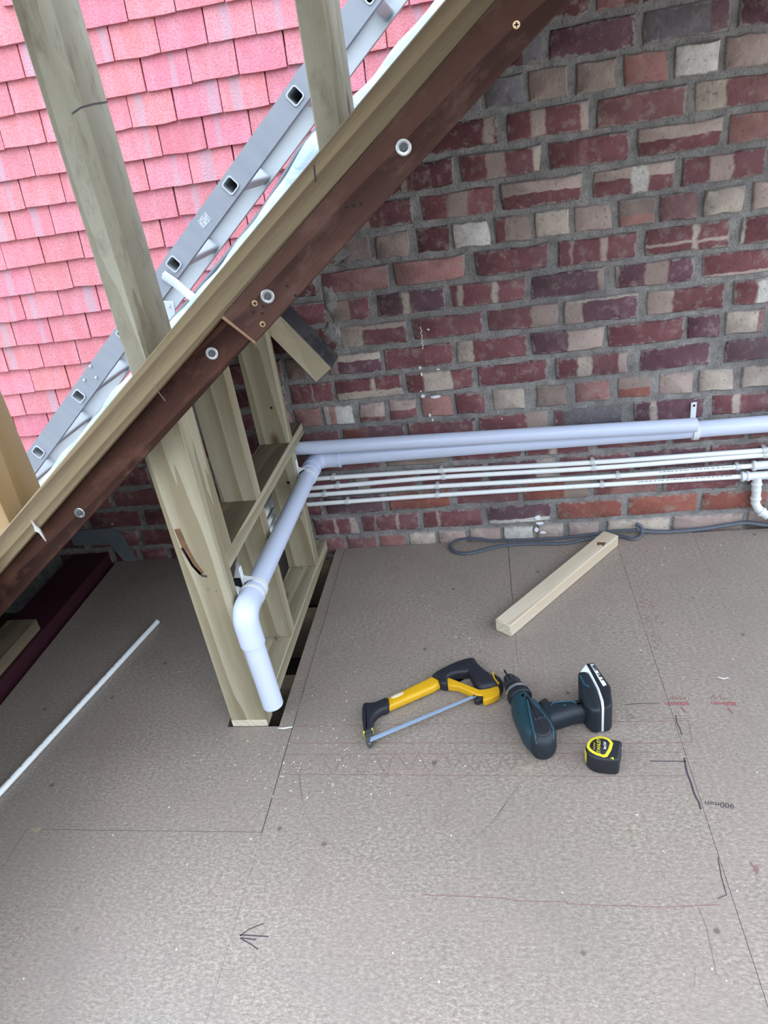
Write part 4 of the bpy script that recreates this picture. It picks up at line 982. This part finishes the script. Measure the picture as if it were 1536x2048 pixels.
body = [[-0.0792, -0.0186], [-0.0740, .001], [-0.056, 0.0120], [-0.0429, 0.0118], [-0.0345, -0.0065], [-0.0234, -0.0161], [-0.0041, -0.054], [0.0055, -0.0791], [0.0093, -0.1057], [0.0054, -0.1268], [-0.0074, -0.1407], [-0.0216, -0.144], [-0.0369, -0.1393], [-0.0497, -0.1214], [-0.0594, -0.1047], [-0.0685, -0.0703], [-0.0756, -0.0448]]
pad('motor_housing', body, .003, .068, .022, TEAL, dr, 2, 6)
rear = [[-.0400, -.0560], [-0.0150, -0.0380], [-0.0031, -0.053], [0.0063, -0.0788], [0.0102, -0.1057], [0.0062, -0.1274], [-0.0070, -0.1416], [-0.0216, -0.145], [-0.0374, -0.1401], [-0.0480, -0.1214], [-.0520, -.1040], [-.0500, -.0800]]
pad('rear_housing', rear, .002, .0692, .022, TEALD, dr, 2, 6)
# dark raised back panel with vents, light trim lines
pan = [[-0.047, -0.0194], [-0.0413, -0.0195], [-.026, -.046], [-0.0119, -0.0714], [0.0000, -0.1020], [-0.003, -0.1220], [-.014, -.131], [-.029, -.129], [-0.0384, -0.1121], [-.0425, -.070]]
pn = pad('back_panel', pan, .060, .0705, .004, NAVY, dr, 2, 3)
tube('trim_line', [(-.0435, -.030, .0695), (-.041, -.070, .0700), (-.0375, -.108, .0695), (-.034, -.128, .0655), (-.032, -.139, .056)], .0022, TEALL, dr, 8)
tube('trim_line', [(-.036, -.030, .0700), (-.018, -.062, .0700), (-.002, -.093, .0690), (.003, -.112, .0655), (.002, -.128, .056)], .0018, TEALL, dr, 8)
for i in range(4):
    for j in range(4):
        x = -.036+.006*j+.0035*i*.6; y = -.070-.0058*i+.0020*j
        block('vent_slot', (x-.0018, y-.0016, .0700), (x+.0018, y+.0016, .0709), TEALD if (i < 3) else DGREY, pn)
for x, y in ((-.015, -.115), (-.060, -.035), (-.066, -.06)): lathe('housing_screw', [(0, .0026), (.0006, .0024)], BLACK, dr, 10, (x, y, .0705 if x > -.03 else .064), (0, 0, 1))
hd = [[-0.0254, -0.0181], [-0.0046, -0.0092], [0.0023, -0.0141], [0.0192, -0.0137], [0.0565, -0.0129], [0.072, -0.0092], [0.0804, -0.0407], [0.0737, -0.0507], [0.0514, -0.0557], [0.0173, -0.0695], [0.0004, -0.0747], [-0.0169, -0.060]]
pad('handle', hd, .010, .058, .018, TEALD, dr, 2, 6)
tube('handle_trim', [(.006, -.036, .0590), (.010, -.029, .0590), (.030, -.026, .0592), (.050, -.025, .0590), (.058, -.030, .0585)], .0016, TEALL, dr, 8)
lathe('housing_screw', [(0, .0030), (.0008, .0028)], TEALL, dr, 10, (.034, -.036, .0582), (0, 0, 1))
pad('trigger', [[-.020, -.012], [-.006, .001], [.002, -.004], [.001, -.016], [-.010, -.020]], .022, .046, .005, BLACK, dr, 2)
foot = [[0.0728, 0.0500], [0.0793, 0.0547], [0.0951, 0.0523], [0.1063, -0.0017], [0.1075, -0.0600], [0.0885, -0.0640], [0.0815, -0.0558], [0.0742, -0.0405], [0.0697, -0.0039]]
pad('foot', foot, .0015, .071, .008, TEALD, dr, 2, 4)
for x, y in ((.089, .012), (.0925, -.010), (.096, -.036)): lathe('housing_screw', [(0, .0034), (.0008, .003)], BLACK, dr, 10, (x, y, .0712), (0, 0, 1))
tube('foot_trim', [(.076, .040, .0700), (.081, .012, .0712), (.090, .003, .0714)], .0022, TEALL, dr, 8)
stripe = [[0.0793, 0.0547], [0.0940, 0.0765], [0.0994, 0.0553], [0.1108, -0.0008], [0.1143, -0.0385], [0.1121, -0.0604], [0.1072, -0.0603], [0.1083, -0.0383], [0.1063, -0.0007], [0.0951, 0.0512]]
pad('white_band', stripe, .003, .0725, .002, WHITE, dr, 1, 2)
batt = [[0.0944, 0.0771], [0.1105, 0.0802], [0.1349, 0.0021], [0.1307, -0.0470], [0.1247, -0.0568], [0.1121, -0.0614], [0.1143, -0.0385], [0.1108, -0.0008], [0.0994, 0.0553]]
bt_ = pad('battery', batt, .0015, .0735, .0035, NAVY, dr, 1, 3)
lb = pad('battery_label', [[0.1015, 0.0734], [0.1090, 0.0745], [0.1272, 0.0063], [0.1195, 0.0022]], .0733, .0738, .0002, WHITE, bt_, 1, 1)
for i, (t0, t1) in enumerate(((.05, .22), (.24, .30), (.44, .50), (.53, .62), (.72, .78))):
    A_ = Vector((.1040, .0715)); B_ = Vector((.1222, .0050)); n_ = Vector((.0075, .0012))*.8
    p = [A_+(B_-A_)*t0, A_+(B_-A_)*t1]; q_ = [p[0]+n_*(.9 if i != 3 else .9), p[1]+n_*.9]
    mesh('label_print', [(*p[0], .0739), (*p[1], .0739), (*q_[1], .0739), (*q_[0], .0739)], [(0, 1, 2, 3)], DGREY if i != 3 else BLACK, bt_)

# ---- tape measure
tm = empty('tape_measure', (.169, 1.046, 0)); tag(tm, 'black and yellow pocket tape measure on the floor below the drill', 'tape measure')
top = [[-0.0333, -0.0217], [-0.0245, -0.0012], [-0.0094, 0.0079], [0.0099, 0.0088], [0.0225, 0.0016], [0.0341, -0.0008], [0.0408, -0.0066], [0.0335, -0.0291], [0.0273, -0.0505], [0.0120, -0.0520], [-0.0124, -0.0487], [-0.0277, -0.0386]]
tb = pad('tape_case', top, .0005, .044, .005, NAVY, tm, 2, 4)
ringo = [[-0.0304, -0.0195], [-0.0219, -0.0013], [-0.0078, 0.0067], [0.0095, 0.0064], [0.0232, -0.0099], [0.0065, -0.0440], [-0.0067, -0.0432], [-0.0206, -0.0353]]
pad('yellow_ring', ringo, .0435, .0450, .0006, YEL2, tm, 2, 2)
pad('name_plate', inset([Vector(v) for v in ringo], .0054), .0449, .0455, .0003, NAVY, tm, 2, 1)
ang = math.atan2(.0305, .0045)
text_mesh('brand_lettering', 'STANLEY', .0098, YEL2, tm, (-.0062, -.0190, .0457), ang, 0, .00012)
text_mesh('size_lettering', "8m/26'", .0072, WHITE, tm, (.0060, -.0165, .0457), ang, 0, .00008)
text_mesh('small_lettering', 'FATMAX', .0048, YEL2, tm, (-.0145, -.0175, .0457), ang)
mesh('yellow_triangle', [(.0111, -.0470, .0444), (.0178, -.0455, .0444), (.0172, -.0525, .0444)], [(0, 2, 1)], YEL2, tm)
pad('yellow_side', [[-.0342, -.022], [-.0325, -.0155], [-.0310, -.022], [-.0318, -.033], [-.0332, -.030]], .012, .040, .0008, YEL2, tm, 1, 1)
block('end_hook', (.0395, -.011, .006), (.0415, -.003, .030), ZINC, tm, .0004)

# ================================================================= LITTER
rdl = random.Random(9)
bm = bmesh.new()
for i in range(260):
    if i < 150: x = rdl.gauss(-.43, .13); y = rdl.gauss(1.06, .10)
    else: x = rdl.uniform(-.9, .75); y = rdl.uniform(.55, 1.85)
    if (-.68 < x < -.54 and y > 1.12) or (-.06 < x < .36 and y > 1.40) or (-.36 < x < -.01 and 1.05 < y < 1.34) or (-.02 < x < .24 and .97 < y < 1.3): continue
    L = rdl.uniform(.0008, .0022); w = L*rdl.uniform(.4, .9); a = rdl.uniform(0, 3.14); h = rdl.uniform(.0006, .0014)
    ca, sa = math.cos(a), math.sin(a)
    b4 = [bm.verts.new((x+ca*p-sa*q_, y+sa*p+ca*q_, .0006)) for p, q_ in ((-L, -w), (L, -w), (L, w), (-L, w))]; tp1 = bm.verts.new((x, y, .0006+h))
    bm.faces.new(b4[::-1])
    for q_ in range(4): bm.faces.new((b4[q_], b4[(q_+1) % 4], tp1))
o = from_bm('sawdust_specks', bm, m_plain('pale_sawdust', (.66, .58, .47), .8, var=.2)); tag(o, 'pale sawdust and plastic specks scattered over the floorboards', 'sawdust', kind='stuff')
sv = tube('plastic_shaving', [(-.545, 1.127, .004), (-.53, 1.1265, .0035), (-.51, 1.130, .004)], [.0012, .0026, .0018], WHITE, None, 8, True, .4); tag(sv, 'small white plastic shaving beside the foot of the stud wall', 'shaving')
sv2 = tube('plastic_shaving', [(.458, 1.262, .004), (.468, 1.257, .0035), (.480, 1.259, .004)], [.0008, .0016, .0008], WHITE, None, 8, True, .5); tag(sv2, 'thin curled white shaving on the floor right of the drill battery', 'shaving')
bm = bmesh.new()
P = [(0, 0, .018), (.004, 0, .006), (.010, 0, -.004), (.012, 0, -.030), (.006, 0, -.010), (-.001, 0, -.006), (.001, 0, .004)]
for s_ in (0, 1):
    for p in P: bm.verts.new((-.871+p[0]*1.0, 1.0495-.0035*s_, .617+p[2]))
bm.verts.ensure_lookup_table(); n = len(P)
bm.faces.new([bm.verts[i] for i in range(n)]); bm.faces.new([bm.verts[n+i] for i in range(n)][::-1])
for i in range(n): bm.faces.new((bm.verts[i], bm.verts[(i+1) % n], bm.verts[n+(i+1) % n], bm.verts[n+i]))
sh_ = from_bm('plastic_shard', bm, FILM); tag(sh_, 'pale plastic splinter stuck on the sloping yellow plate at lower left', 'splinter')
